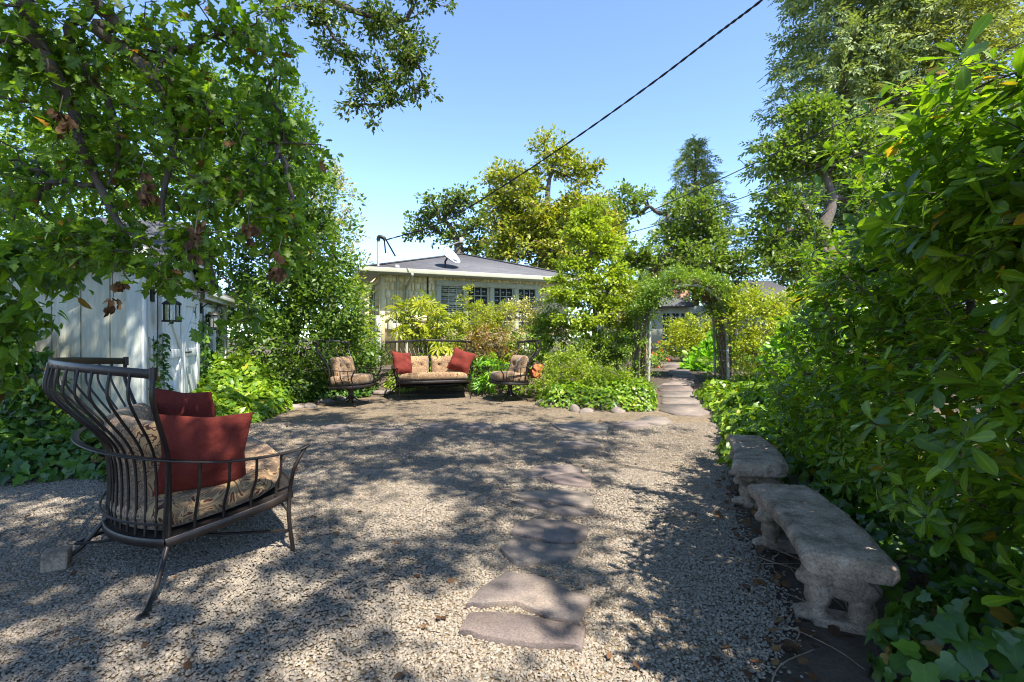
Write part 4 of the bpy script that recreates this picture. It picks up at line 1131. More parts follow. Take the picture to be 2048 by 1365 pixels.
def make_seat(name, wide, pedestal, label, group):
    """local axes: +x across the seat, -y the front, +y the back; origin on the ground under the middle of the seat's front half"""
    root = empty(name, (0, 0, 0), 0, label, 'armchair' if pedestal else 'loveseat', group)
    mt = M['metal']
    if wide: hs, ht, hf, ds, dt_, bs, bt = 0.65, 0.84, 0.94, 0.86, 1.1, 0.21, 0.37
    else: hs, ht, hf, ds, dt_, bs, bt = 0.34, 0.43, 0.5, 0.66, 0.92, 0.14, 0.24
    zseat = 0.22 if wide else 0.33
    def arc0(s): return np.array([hs * s, ds - bs * s * s])
    def arc1(s): return np.array([ht * s, dt_ - bt * s * s])
    prof = [(zseat, 0.0), (0.45, -0.03), (0.62, 0.05), (0.72, 0.28), (0.84, 0.72), (0.93, 1.02), (0.99, 1.08), (1.065, 1.0)]
    def post(s, zs=None):
        pts = [np.array([*(arc0(s) * (1 - w) + arc1(s) * w), z + (0.035 * (1 - s * s) if z > 1 else 0)]) for z, w in prof]
        return smooth_path(pts, 5)
    # top rail: two straps meeting at the middle post
    for a, b in (((-1, 0), (0, 1)) if wide else ((-1, 1),)):
        sv = np.linspace(a, b, 25)
        pts = np.array([[*(arc1(s)), 1.065 + 0.035 * (1 - s * s)] for s in sv])
        MB().tube(pts, 1.0, flat=(0.012, 0.043)).build('top_rail', mt, root, True)
    for s in (-1, 1):
        p = arc1(s); MB().tube([[p[0], p[1], 1.035], [p[0], p[1], 1.095]], 0.017, 8).build('rail_end', mt, root, True)
    # end posts (and the middle post) run on as splayed legs
    for s in ((-1, 0, 1) if wide else (-1, 1)):
        pts = post(s)
        f = np.array([hf * s, 0.99 * (dt_ + 0.01) - (0.32 if wide else 0.2) * s * s])
        q = arc0(s)
        leg = smooth_path([pts[0], [*(q + (f - q) * 0.12), 0.18], [*(q + (f - q) * 0.5), 0.07], [*(q + (f - q) * 0.88), 0.018], [*f, 0.014]], 5)
        if not pedestal: MB().tube(np.concatenate([leg[::-1], pts[1:]]), 0.0125, 8).build('post', mt, root, True)
        else: MB().tube(pts, 0.012, 8).build('post', mt, root, True)
        if not pedestal: MB().ball([f[0], f[1], 0.014], (0.028, 0.028, 0.013)).build('foot', mt, root, True)
    nb = 8 if wide else 9
    svals = [(-1 + (i + 1) / (nb + 1)) for i in range(nb)] + [((i + 1) / (nb + 1)) for i in range(nb)] if wide else [-1 + 2 * (i + 1) / (nb + 1) for i in range(nb)]
    for s in svals: MB().tube(post(s), 0.0072, 6).build('baluster', mt, root, True)
    # arm ring: from one arm tip round the back to the other
    hw = hs + 0.06
    if wide: ring = [(-0.70, -0.02, 0.615), (-0.705, 0.06, 0.592), (-0.745, 0.28, 0.59), (-0.755, 0.5, 0.61), (-0.66, 0.77, 0.655), (-0.4, 0.94, 0.68), (0, 1.0, 0.685)]
    else: ring = [(-0.40, -0.02, 0.63), (-0.41, 0.06, 0.61), (-0.44, 0.25, 0.61), (-0.43, 0.45, 0.63), (-0.36, 0.62, 0.65), (-0.2, 0.74, 0.67), (0, 0.78, 0.675)]
    ring = ring + [(-x, y, z) for x, y, z in ring[-2::-1]]
    rp = smooth_path(ring, 6)
    MB().tube(rp, 1.0, flat=(0.034, 0.009)).build('arm_rail', mt, root, True)
    # seat platform
    sv = np.linspace(-1, 1, 21)
    back = [(arc0(s) * np.array([1.03, 1.02])) for s in sv]
    fx = hs + 0.02
    sideR = [(fx + 0.015, 0.4), (fx + 0.01, 0.18), (fx - 0.03, 0.06)]
    front = [(fx * 0.6, -0.0), (0.0, -0.03), (-fx * 0.6, -0.0)]
    out = np.array([tuple(b) for b in back] + [(x, y) for x, y in sideR] + front + [(-x, y) for x, y in sideR[::-1]])
    cen = np.array([0, 0.42 if wide else 0.34])
    def zs(y): return 0.372 - 0.185 * np.clip(y, 0, 1) if wide else 0.375 - 0.05 * np.clip(y, 0, 1)
    loop = np.array([(x, y, zs(y)) for x, y in np.vstack([out, out[:1]])])
    MB().tube(loop - [0, 0, 0.03], 1.0, flat=(0.018, 0.045), cap=False).build('seat_rim', mt, root, True)
    k = len(out); V = [(cen[0], cen[1], zs(cen[1]) - 0.025)] + [(x, y, zs(y) - 0.012) for x, y in out]
    MB().add(V, [(0, 1 + i, 1 + (i + 1) % k) for i in range(k)]).build('seat_deck', M['mesh'], root)
    low = np.array([(cen[0] + (x - cen[0]) * 1.04, cen[1] + (y - cen[1]) * 1.04, zs(y) + 0.07) for x, y in out[:21]])
    MB().tube(low, 0.007, 6).build('lower_rail', mt, root, True)
    # arm balusters and front legs
    for sx in (-1, 1):
        ys = (0.14, 0.27, 0.4, 0.53, 0.66) if wide else (0.12, 0.25, 0.38, 0.5)
        for y in ys:
            xo = np.interp(y, [p[1] for p in ring[1:5]], [-p[0] for p in ring[1:5]]); zo = np.interp(y, [p[1] for p in ring[1:5]], [p[2] for p in ring[1:5]])
            MB().tube(smooth_path([(sx * xo, y, zo), (sx * (xo - 0.02), y, zo - 0.12), (sx * (fx + 0.0), y + 0.01, zs(y) + 0.06), (sx * (fx - 0.01), y + 0.01, zs(y) - 0.02)], 4), 0.0075, 6).build('baluster', mt, root, True)
        x0 = ring[0][0] * -sx
        leg = [(x0 * 1.0, 0.0, 0.61), (x0 * 0.995, 0.06, 0.5), (sx * (fx - 0.01), 0.07, 0.4), (sx * (fx - 0.02), 0.075, 0.33)]
        if not pedestal: leg += [(sx * (fx - 0.015), 0.08, 0.2), (sx * (fx + 0.0), 0.06, 0.0)]
        MB().tube(smooth_path(leg, 5), 0.0115, 8).build('front_leg', mt, root, True)
        if wide:
            MB().tube(smooth_path([(sx * (fx - 0.015), 0.08, 0.13), (sx * 0.45, 0.3, 0.11), (sx * 0.2, 0.7, 0.115), (0, 1.0, 0.1)], 6), 0.008, 6).build('stretcher', mt, root, True)
            MB().tube(smooth_path([(sx * (fx - 0.015), 0.085, 0.24), (sx * (fx - 0.04), 0.13, 0.3), (sx * (fx - 0.05), 0.2, 0.315)], 5), 0.007, 6).build('leg_scroll', mt, root, True)
    if pedestal:
        MB().tube([(0, 0.34, 0.34), (0, 0.34, 0.28), (0, 0.34, 0.14), (0, 0.34, 0.1)], [0.09, 0.045, 0.045, 0.06], 12).build('pedestal', mt, root, True)
        for i in range(4):
            a = math.pi / 4 + i * math.pi / 2; c, s_ = math.cos(a), math.sin(a)
            MB().tube(smooth_path([(c * 0.03, 0.34 + s_ * 0.03, 0.17), (c * 0.1, 0.34 + s_ * 0.1, 0.09), (c * 0.2, 0.34 + s_ * 0.2, 0.05), (c * 0.32, 0.34 + s_ * 0.32, 0.03), (c * 0.36, 0.34 + s_ * 0.36, 0.012)], 4), 1.0, flat=(0.03, 0.022)).build('pedestal_leg', mt, root, True)
    # seat cushion
    K = 8; prof_c = []
    for i in range(K + 1):
        a = -math.pi / 2 + math.pi * i / K; prof_c.append((math.cos(a), math.sin(a)))
    th = 0.15; rings = []
    cin = np.array([0, 0.40 if wide else 0.33])
    oc = cin + (out - cin) * 0.965
    oc = np.array([np.mean([oc[(i + j) % k] for j in (-1, 0, 1)], axis=0) for i in range(k)])
    for f in (0.0, 0.35, 0.7):
        rings.append([(*(cin + (p - cin) * f), zs(p[1] * f + cin[1] * (1 - f)) - 0.005) for p in oc])
    for cs, sn in prof_c:
        rings.append([(*(cin + (p - cin) * (0.9 + 0.1 * cs)), zs(p[1]) + th / 2 + th / 2 * sn) for p in oc])
    for f in (0.78, 0.5, 0.2, 0.0):
        rings.append([(*(cin + (p - cin) * f), zs(p[1] * f + cin[1] * (1 - f)) + th + 0.025 * (1 - f * f)) for p in oc])
    X = np.array(rings); X = np.concatenate([X, X[:, :1]], 1)
    MB().grid(X.transpose(1, 0, 2)).build('seat_cushion', M['fabric'], root, True)
    # back cushions, tufted, following the curve of the back
    tilt = math.radians(-14)
    for c in ((-1, 1) if wide else (0,)):
        w = 0.5 if wide else 0.52
        def bend(X, c=c, w=w):
            Y = X.copy(); xx = X[..., 0] + (c * 0.275 if wide else 0)
            s_ = xx / hs; yy = (ds - 0.1) - bs * 1.1 * s_ * s_
            Y[..., 0] = xx * (1.0 if wide else 1.0) ; Y[..., 1] = yy + X[..., 1] + X[..., 2] * 0.22
            return Y
        put_pillow('back_cushion', M['fabric'], root, mat4((0, 0, (0.38 if wide else 0.435) + 0.19)), bend, w=w, h=(0.45 if wide else 0.40), th=0.2, n=26, p=5, q=0.5, dimples=((-0.4, 0.2), (0.4, 0.2)), wr=0.08, seed=c + 2)
    return root

seat_near = make_seat('loveseat', True, False, 'dark iron loveseat seen from behind, nearest piece of furniture beside the shed', 'iron patio seating with scroll pattern cushions')
Vb = nrmz(np.array([-0.75, -0.66, 0])); Ml = np.array([-1.65, 3.38, 0])
seat_near.location = Ml; seat_near.rotation_euler = (0, 0, math.atan2(-Vb[0], Vb[1]))
seat_far = copy_tree(seat_near); tag(seat_far, 'dark iron loveseat facing the camera between the two swivel chairs')
pf = P(872, 800, 9.15); seat_far.location = (pf[0], 9.15, zgf(pf[0], 9.15) + 0.004); seat_far.rotation_euler = (0, 0, math.radians(18))
chair_l = make_seat('swivel_chair', False, True, 'iron swivel chair under the dark evergreen, turned towards the loveseat', 'iron patio seating with scroll pattern cushions')
def place_chair(ch, px, py, face):
    b = G(px, py); rz = math.atan2(face[1], face[0]) + math.pi / 2
    c, s_ = math.cos(rz), math.sin(rz); off = np.array([-s_ * 0.34, c * 0.34])
    ch.location = (b[0] - off[0], b[1] - off[1], zgf(b[0], b[1]) + 0.006); ch.rotation_euler = (0, 0, rz)
place_chair(chair_l, 702, 811, (0.96, -0.28))
chair_r = copy_tree(chair_l); tag(chair_r, 'iron swivel chair in full sun beside the mounded bush, back to the bush')
place_chair(chair_r, 1020, 801, (-0.93, -0.37))

def throw_pillow(loc, size, rx, ry, rz, mat, label, seed):
    o = put_pillow('throw_pillow', mat, None, np.eye(4), w=size, h=size, th=0.2, n=26, p=2.4, q=0.6, pinch=0.13, wr=0.28, seed=seed)
    o.location = loc; o.rotation_euler = (rx, ry, rz); tag(o, label, 'pillow', 'rust red throw pillows'); return o
def on_seat(root, x, y, z):
    return tuple((Matrix.Translation(root.location) @ Matrix.Rotation(root.rotation_euler[2], 4, 'Z')) @ Vector((x, y, z)))
rz1 = seat_near.rotation_euler[2]; rz2 = seat_far.rotation_euler[2]
throw_pillow(on_seat(seat_near, -0.56, 0.48, 0.62), 0.43, math.radians(8), 0.06, rz1 - math.radians(98), M['rust'], 'rust red pillow at the camera end of the nearest loveseat', 1)
throw_pillow(on_seat(seat_near, 0.42, 0.42, 0.66), 0.46, math.radians(-16), -0.05, rz1 + math.radians(40), M['rust'], 'rust red pillow at the shed end of the nearest loveseat', 2)
throw_pillow(on_seat(seat_far, -0.57, 0.38, 0.67), 0.46, math.radians(-16), 0.1, rz2 + math.radians(38), M['rust'], 'shaded dark red pillow on the far loveseat, next to the chair under the evergreen', 3)
throw_pillow(on_seat(seat_far, 0.56, 0.40, 0.70), 0.46, math.radians(-16), 0.32, rz2 + math.radians(-28), M['rust'], 'sunlit red pillow tilted at the far loveseat end by the sunny chair', 4)
rz3 = chair_r.rotation_euler[2]
o = throw_pillow(on_seat(chair_r, 0.05, 0.86, 0.52), 0.3, math.radians(-20), 0, rz3, M['orange'], 'small orange cushion wedged behind the sunny swivel chair', 5)

# ------------------------------------------------------------------ concrete benches
def make_bench(a0, a1, b0, b1, ztop, label, seed):
    """slab between near edge a0-a1 and far edge b0-b1 (x,y points, path side first)"""
    a0, a1, b0, b1 = [np.array(p, float) for p in (a0, a1, b0, b1)]
    c0 = (a0 + a1 + b0 + b1) / 4; base = np.array([c0[0], c0[1], zgf(*c0)])
    root = empty('stone_bench', base, 0, label, 'bench', 'weathered concrete benches along the hedge')
    r_ = np.random.default_rng(seed)
    n, m = 40, 14
    def surf(u, v):     # u along, v across
        p = (1 - u) * ((1 - v) * a0 + v * a1) + u * ((1 - v) * b0 + v * b1)
        side = nrmz(np.array([(b0 - a0)[1], -(b0 - a0)[0]]))
        return p + side * 0.035 * math.sin(math.pi * u)
    th = 0.085; prof = [(0.012, -th), (-0.002, -th * 0.75), (-0.012, -0.04), (-0.006, -0.01), (0.018, 0.0)]
    cols = [0.0] * 5 + list(np.linspace(0.07, 0.93, m)) + [1.0] * 5
    X = np.zeros((n, len(cols), 3))
    for i in range(n):
        u = i / (n - 1); uu = 0.5 + (u - 0.5) * 1.0
        for j, v in enumerate(cols):
            p = surf(uu, v); dz = 0.0
            W = nrmz(surf(uu, 1) - surf(uu, 0))
            if j < 5: o_, dz = prof[j]; p = p + W * o_
            elif j >= len(cols) - 5: o_, dz = prof[len(cols) - 1 - j]; p = p - W * o_
            e = min(u, 1 - u) * 60
            rnd = -0.006 * max(0, 1 - e / 1.5) if dz > -0.05 else 0
            wob = (r_.normal() * 0.0022) - 0.006 * max(0, math.sin(uu * 23 + v * 9 + seed)) * (abs(v - 0.5) > 0.45)
            X[i, j] = (p[0], p[1], ztop + dz + rnd + wob)
    mb = MB(); mb.grid(X)
    # ends and underside
    k = len(cols)
    for i in (0, n - 1):
        ring = X[i]; c = (ring[0] + ring[-1]) / 2
        d_ = nrmz((X[0] - X[1]).mean(0)) if i == 0 else nrmz((X[-1] - X[-2]).mean(0))
        pr = np.array([ring, c + (ring - c) * [0.97, 0.97, 0.86] + d_ * 0.012, c + (ring - c) * 0.5 + d_ * 0.016, np.repeat(c[None] + d_ * 0.01, k, 0)])
        mb.grid(pr if i == 0 else pr[::-1])
    mb.grid(np.stack([X[:, -1], X[:, 0]], 1))
    slab = mb.build('seat_slab', M['concrete'], root, True, base)
    # carved winged-lion supports
    zl = ztop - th
    for u in (0.125, 0.875):
        c = surf(u, 0.5); W = nrmz(np.append(surf(u, 1) - surf(u, 0), 0)); Dn = np.cross([0, 0, 1], W); wid = np.linalg.norm(surf(u, 1) - surf(u, 0))
        def q(x, y, z): return np.array([c[0], c[1], 0]) + W * (x * wid) + Dn * y + np.array([0, 0, base[2] + z])
        h = zl - base[2]; ax = np.array([W, Dn, UP]); mb = MB()
        mb.box(q(0.0, 0, h - 0.006), (wid * 0.9, 0.13, 0.035), ax)                                   # top block
        mb.ball(q(-0.30, 0, h * 0.76), (0.058, 0.066, 0.062), 12, 8, ax)                              # head with mane
        mb.ball(q(-0.22, 0, h * 0.82), (0.06, 0.08, 0.055), 12, 8, ax)
        mb.ball(q(-0.44, 0, h * 0.70), (0.03, 0.034, 0.03), 10, 7, ax)                                # muzzle
        for sy in (-1, 1):
            mb.ball(q(-0.40, sy * 0.032, h * 0.80), (0.016, 0.012, 0.014), 8, 6, ax)                  # brow
            mb.ball(q(-0.26, sy * 0.05, h * 0.9), (0.018, 0.014, 0.022), 8, 6, ax)                    # ear
        mb.ball(q(-0.25, 0, h * 0.5), (0.055, 0.058, 0.085), 12, 9, ax)                               # chest
        mb.tube([q(-0.22, 0, h * 0.6), q(-0.29, 0, h * 0.38), q(-0.26, 0, h * 0.2), q(-0.31, 0, h * 0.06)], [0.05, 0.046, 0.038, 0.042], 10)
        mb.ball(q(-0.37, 0, 0.03), (0.055, 0.05, 0.032), 12, 8, ax)                                   # paw
        for t in (-1, 0, 1): mb.ball(q(-0.5, t * 0.026, 0.024), (0.02, 0.014, 0.02), 8, 6, ax)
        mb.ball(q(0.12, 0, h * 0.64), (0.12, 0.04, 0.065), 14, 9, ax)                                 # wing body
        for i in range(6):                                                                            # feathers
            f = i / 5.0
            for sy in (-1, 1):
                mb.tube(smooth_path([q(-0.12 + 0.05 * f, sy * 0.045, h * (0.80 - 0.08 * f)), q(0.1, sy * (0.062 - 0.01 * f), h * (0.86 - 0.16 * f)), q(0.3 - 0.05 * f, sy * 0.05, h * (0.78 - 0.2 * f)), q(0.43 - 0.10 * f, sy * 0.03, h * (0.62 - 0.19 * f))], 4), [0.014] * 9 + [0.011] * 3 + [0.007], 7)
        mb.ball(q(0.26, 0, h * 0.24), (0.055, 0.04, 0.085), 12, 8, ax)                                 # haunch
        mb.box(q(0.0, 0, 0.014), (wid * 0.66, 0.12, 0.04), ax)                                        # plinth
        o = mb.build('support', M['concrete'], root, True, base)
        rm = o.modifiers.new('carve', 'REMESH'); rm.mode = 'VOXEL'; rm.voxel_size = 0.006; rm.use_smooth_shade = True
        sm = o.modifiers.new('soften', 'SMOOTH'); sm.factor = 0.5; sm.iterations = 2
    return root
make_bench((1.225, 2.08), (1.51, 1.94), (1.45, 3.03), (1.79, 3.0), 0.345, 'weathered concrete bench with lion supports, closest to the camera', 1)
make_bench((1.575, 3.53), (1.92, 3.45), (1.99, 4.55), (2.26, 4.5), 0.345, 'weathered concrete bench half swallowed by leaves, towards the arch', 2)

# small concrete block behind the near loveseat
b = G(112, 1138)
mb = MB(); mb.bbox((0, 0, 0.05), (0.11, 0.1, 0.105), 0.012)
o = mb.build('concrete_block', M['concrete']); o.location = b; o.rotation_euler = (0, 0.05, 0.5)
tag(o, 'small pale concrete block on the gravel by the loveseat leg', 'block')

# ------------------------------------------------------------------ rocks edging the beds
def rock(name, c, r, seed):
    bm = bmesh.new(); bmesh.ops.create_icosphere(bm, subdivisions=2, radius=1)
    r_ = np.random.default_rng(seed); ph = r_.normal(size=(4, 3)) * 2
    for v in bm.verts:
        k = 1 + 0.12 * sum(math.sin(v.co.dot(Vector(p)) * 1.7 + p[0]) for p in ph) / 2
        v.co = Vector((v.co.x * r[0] * k, v.co.y * r[1] * k, v.co.z * r[2] * k))
    me = bpy.data.meshes.new(name); bm.to_mesh(me); bm.free(); me.materials.append(M['rock'])
    me.polygons.foreach_set('use_smooth', np.ones(len(me.polygons), bool)); return me
edging = empty('rock_edging', (0.8, 8.2, 0), 0, 'low row of brown rocks edging the mounded bed beside the path', 'edging')
for i, (px, py) in enumerate(((1088, 812), (1150, 825), (1174, 827), (1238, 827))):
    b = G(px, py); o = link('rock', rock('rock', b, (0.08 + 0.14 * random.random(), 0.06 + 0.06 * random.random(), 0.05 + 0.06 * random.random()), i), edging)
    o.location = (b[0] - 0.8, b[1] - 8.2 + 0.08, b[2] + 0.0); o.rotation_euler = (0.3 * random.random(), 0.3 * random.random(), random.random() * 3)
edg2 = empty('rock_edging', (-3.6, 8.4, 0), 0, 'low rocks edging the shady bed behind the evergreen side chair', 'edging')
for i, (px, py) in enumerate(((585, 818), (618, 816), (650, 806), (680, 800), (757, 788), (775, 786))):
    b = G(px, py); o = link('rock', rock('rock', b, (0.15 + 0.08 * random.random(), 0.1, 0.06), i + 20), edg2)
    o.location = (b[0] + 3.6, b[1] - 8.4, b[2] + 0.02); o.rotation_euler = (0, 0, random.random() * 3)

# ------------------------------------------------------------------ garden arch
AB = np.array([P(1377, 778, 9.3)[0], 9.3, 0.27])
arbor = empty('garden_arch', AB, 0, 'white metal garden arch with a round top over the stone steps', 'arch')
aw, spring = 0.75, 1.33
hoop = [(-aw, -0.1), (-aw + 0.01, 0.5), (-aw + 0.04, spring)] + [(-(aw - 0.06) * math.cos(t), spring + 0.62 * math.sin(t)) for t in np.linspace(0.25, math.pi - 0.25, 11)] + [(aw - 0.04, spring), (aw - 0.01, 0.5), (aw, -0.1)]
for dy in (0.0, 0.6):
    pts = smooth_path([(x, dy, z) for x, z in hoop], 4)
    MB().tube(pts, 1.0, flat=(0.045, 0.03), up=(0, 1, 0)).build('hoop', M['white_metal'], arbor, False)
hp_ = smooth_path([(x, 0, z) for x, z in hoop], 4)
for i in range(4, len(hp_) - 4, 5):
    p = hp_[i]; MB().tube([p + [0, 0.02, 0], p + [0, 0.58, 0]], 0.009, 5).build('rung', M['white_metal'], arbor)
# ------------------------------------------------------------------ leaf materials
LF = {}
LF['oak'] = mat_leaf('oak_leaf', [(0.07, 0.14, 0.013), (0.105, 0.195, 0.017), (0.17, 0.27, 0.022), (0.08, 0.15, 0.028)], 0.55, old=(0.25, 0.13, 0.05))
LF['live'] = mat_leaf('live_oak_leaf', [(0.05, 0.1, 0.016), (0.08, 0.14, 0.02), (0.13, 0.19, 0.03), (0.15, 0.17, 0.04)], 0.42)
LF['pit'] = mat_leaf('glossy_hedge_leaf', [(0.06, 0.13, 0.011), (0.085, 0.17, 0.013), (0.135, 0.235, 0.016), (0.21, 0.33, 0.022), (0.07, 0.14, 0.02)], 0.5, 0.34, 0.5, old=(0.5, 0.3, 0.03))
LF['yellowleaf'] = mat_leaf('yellowed_leaf', [(0.55, 0.32, 0.02), (0.6, 0.42, 0.03)], 0.4)
LF['ever'] = mat_leaf('evergreen_leaf', [(0.04, 0.09, 0.014), (0.07, 0.14, 0.018), (0.12, 0.2, 0.022), (0.15, 0.23, 0.03)], 0.42)
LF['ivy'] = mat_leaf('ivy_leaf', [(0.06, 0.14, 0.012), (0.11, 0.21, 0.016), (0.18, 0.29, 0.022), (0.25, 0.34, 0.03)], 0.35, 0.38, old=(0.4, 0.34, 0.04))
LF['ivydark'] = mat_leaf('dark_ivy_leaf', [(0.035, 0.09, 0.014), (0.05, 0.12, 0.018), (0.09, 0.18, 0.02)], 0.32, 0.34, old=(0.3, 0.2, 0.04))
LF['yel'] = mat_leaf('yellow_green_leaf', [(0.18, 0.25, 0.016), (0.28, 0.33, 0.02), (0.38, 0.38, 0.025), (0.13, 0.2, 0.02)], 0.4)
LF['lime'] = mat_leaf('lime_leaf', [(0.17, 0.26, 0.018), (0.26, 0.34, 0.024), (0.32, 0.38, 0.034), (0.13, 0.2, 0.02)], 0.42)
LF['mid'] = mat_leaf('mid_green_leaf', [(0.09, 0.165, 0.016), (0.14, 0.23, 0.02), (0.21, 0.29, 0.026)], 0.4)
LF['bright'] = mat_leaf('bright_green_leaf', [(0.095, 0.244, 0.017), (0.159, 0.346, 0.020), (0.238, 0.432, 0.031)], 0.4, 0.35)
LF['pale'] = mat_leaf('pale_variegated_leaf', [(0.159, 0.216, 0.031), (0.317, 0.332, 0.072), (0.507, 0.460, 0.156), (0.222, 0.172, 0.062)], 0.35)
LF['rednan'] = mat_leaf('bronze_red_leaf', [(0.195, 0.061, 0.024), (0.268, 0.122, 0.030), (0.171, 0.195, 0.024), (0.317, 0.244, 0.037)], 0.35)
LF['mag'] = mat_leaf('magnolia_leaf', [(0.12, 0.18, 0.02), (0.19, 0.25, 0.024), (0.28, 0.31, 0.03), (0.32, 0.27, 0.035), (0.14, 0.2, 0.024)], 0.4)
LF['redw'] = mat_leaf('redwood_needle', [(0.12, 0.175, 0.075), (0.18, 0.235, 0.095), (0.25, 0.3, 0.12)], 0.25, 0.6, 0.3)
LF['redw2'] = mat_leaf('olive_needle', [(0.17, 0.2, 0.06), (0.23, 0.26, 0.075), (0.3, 0.31, 0.1)], 0.3, 0.6, 0.3)
LF['spru'] = mat_leaf('spruce_needle', [(0.14, 0.2, 0.055), (0.22, 0.27, 0.065), (0.31, 0.33, 0.085)], 0.25, 0.6, 0.3)
LF['voak'] = mat_leaf('valley_oak_leaf', [(0.08, 0.14, 0.022), (0.13, 0.2, 0.028), (0.18, 0.25, 0.036)], 0.4)
LF['grey'] = mat_leaf('grey_green_leaf', [(0.174, 0.188, 0.062), (0.286, 0.288, 0.104), (0.381, 0.360, 0.135)], 0.35)
LF['white'] = mat_leaf('white_petal', [(0.7, 0.68, 0.62), (0.8, 0.78, 0.74)], 0.3)
LF['pinkp'] = mat_leaf('lilac_petal', [(0.5, 0.42, 0.5), (0.62, 0.52, 0.58)], 0.3)
LF['redp'] = mat_leaf('red_petal', [(0.6, 0.05, 0.05), (0.7, 0.12, 0.08)], 0.3)
LF['dry'] = mat_leaf('dry_brown_leaf', [(0.05, 0.026, 0.016), (0.1, 0.05, 0.027), (0.17, 0.095, 0.05)], 0.2, 0.8, 0.2)

def limbs_tree(name, label, base, limbs, cen, org, L, tpl, leaf, bark, r_tip, keep=0, key=None, cat='tree', hang=0.3, seg=4, crown='crown', jit=0.07, only=None, low=None):
    """tree whose main limbs are given: limbs = [(points, radii)]"""
    root = empty(name, base, 0, label, cat)
    mb = MB(); nod, par, rad = [], [], []
    for pts, rr in limbs:
        sp_ = smooth_path(pts, 6); r_ = np.interp(np.arange(len(sp_)), np.linspace(0, len(sp_) - 1, len(rr)), rr)
        mb.tube(sp_, r_, 9)
        k = len(nod)
        for i, p in enumerate(sp_): nod.append(p); par.append(k + i - 1 if i else -1); rad.append(r_[i])
    n0 = len(nod)
    tg = cen if only is None else cen[only]
    A = np.zeros((n0 + seg * len(tg), 3)); A[:n0] = nod; D = np.zeros(len(A))
    nod = list(nod); dd = np.min(np.linalg.norm(tg[:, None] - A[None, :n0], axis=2), axis=1); tips = []
    for k in np.argsort(dd):
        m = len(nod); e = A[:m] - tg[k]
        j = int(np.argmin(np.linalg.norm(e, axis=1) + 0.25 * D[:m])); p0, p1 = nod[j], tg[k]; Ln = np.linalg.norm(p1 - p0)
        g = nrmz(p0 - nod[par[j]]) if par[j] >= 0 else np.array([0, 0, -1.0])
        c = p0 + (p1 - p0) * 0.4 + g * Ln * 0.25; last = j
        for q in range(1, seg + 1):
            t = q / seg; p = (1 - t) ** 2 * p0 + 2 * t * (1 - t) * c + t * t * p1
            if q < seg: p = p + rng.normal(size=3) * jit * Ln
            nod.append(p); par.append(last); last = len(nod) - 1; A[last] = p; D[last] = D[par[last]] + Ln / seg
        tips.append(last)
    cnt = np.zeros(len(nod))
    for t in tips:
        while t >= 0: cnt[t] += 1; t = par[t]
    r = r_tip * np.maximum(cnt, 1) ** 0.45; nod = np.array(nod)
    done = np.zeros(len(nod), bool); ch = {}
    for i in range(n0, len(nod)): ch.setdefault(par[i], []).append(i)
    for i in range(n0, len(nod)):
        if done[i]: continue
        chain = [par[i], i]; done[i] = True; cur = i
        while True:
            c = [q for q in ch.get(cur, []) if not done[q]]
            if not c: break
            cur = max(c, key=lambda q: cnt[q]); done[cur] = True; chain.append(cur)
        rr = r[chain].copy(); rr[0] = rr[1]
        mb.tube(nod[chain], rr, 6 if rr.max() > 0.008 else 4, cap=False)
    mb.build('trunk', bark, root, True, base)
    if keep: L = leaf_objects(root, base, 'leaf', key, tpl, L, leaf, keep)
    o = link(crown, leaf_mesh(crown, low or tpl, L, leaf), root, base)
    if keep: o['kind'] = 'stuff'
    return root

# ------------------------------------------------------------------ big oak over the shed, its boughs hang into the picture
lob = [lobe(90, 130, 2.9, 150, 130, .45), lobe(300, 100, 3.0, 150, 110, .45), lobe(430, 230, 3.0, 110, 110, .4), lobe(250, 320, 3.1, 190, 120, .4),
       lobe(470, 370, 3.1, 110, 100, .35), lobe(400, 490, 2.95, 120, 65, .3), lobe(60, 380, 3.3, 100, 100, .35), lobe(555, 470, 3.2, 60, 70, .25),
       lobe(440, 585, 2.9, 55, 35, .2), lobe(575, 380, 3.3, 50, 80, .25), lobe(480, 60, 3.0, 75, 65, .3), lobe(620, 290, 3.3, 40, 22, .15), lobe(535, 130, 3.0, 35, 60, .2),
       lobe(330, 560, 2.9, 40, 30, .15), lobe(200, 470, 3.1, 130, 65, .25), lobe(120, 500, 3.2, 90, 40, .2), lobe(270, 520, 3.1, 60, 30, .2), lobe(560, 250, 3.2, 45, 60, .2), lobe(380, 630, 2.8, 22, 35, .1), lobe(620, 520, 3.2, 30, 50, .15), lobe(500, 640, 3.1, 25, 40, .12)]
cen, org = in_lobes(lob, 700, 0.95, 0.2)
px, py, dd_ = to_px(cen)
bad = ((px > 40) & (px < 300) & (py > 535)) | ((px > 285) & (px < 470) & (py > 565) & ((px - 345) ** 2 > 14 ** 2) & ((px - 400) ** 2 > 20 ** 2)) | ((py > 655)) | ((px > 300) & (px < 352) & (py > 585)) | ((px > 352) & (px < 500) & (py > 600) & ((px - 395) ** 2 > 24 ** 2) & ((px - 475) ** 2 > 20 ** 2))
cen, org = cen[~bad], org[~bad]
L = clump(cen, org, 10, 0.115, 0.07, up=0.55, droop=0.5, rnd=0.6, svar=0.4)
A0 = np.array([-3.9, 0.6, 0.0])
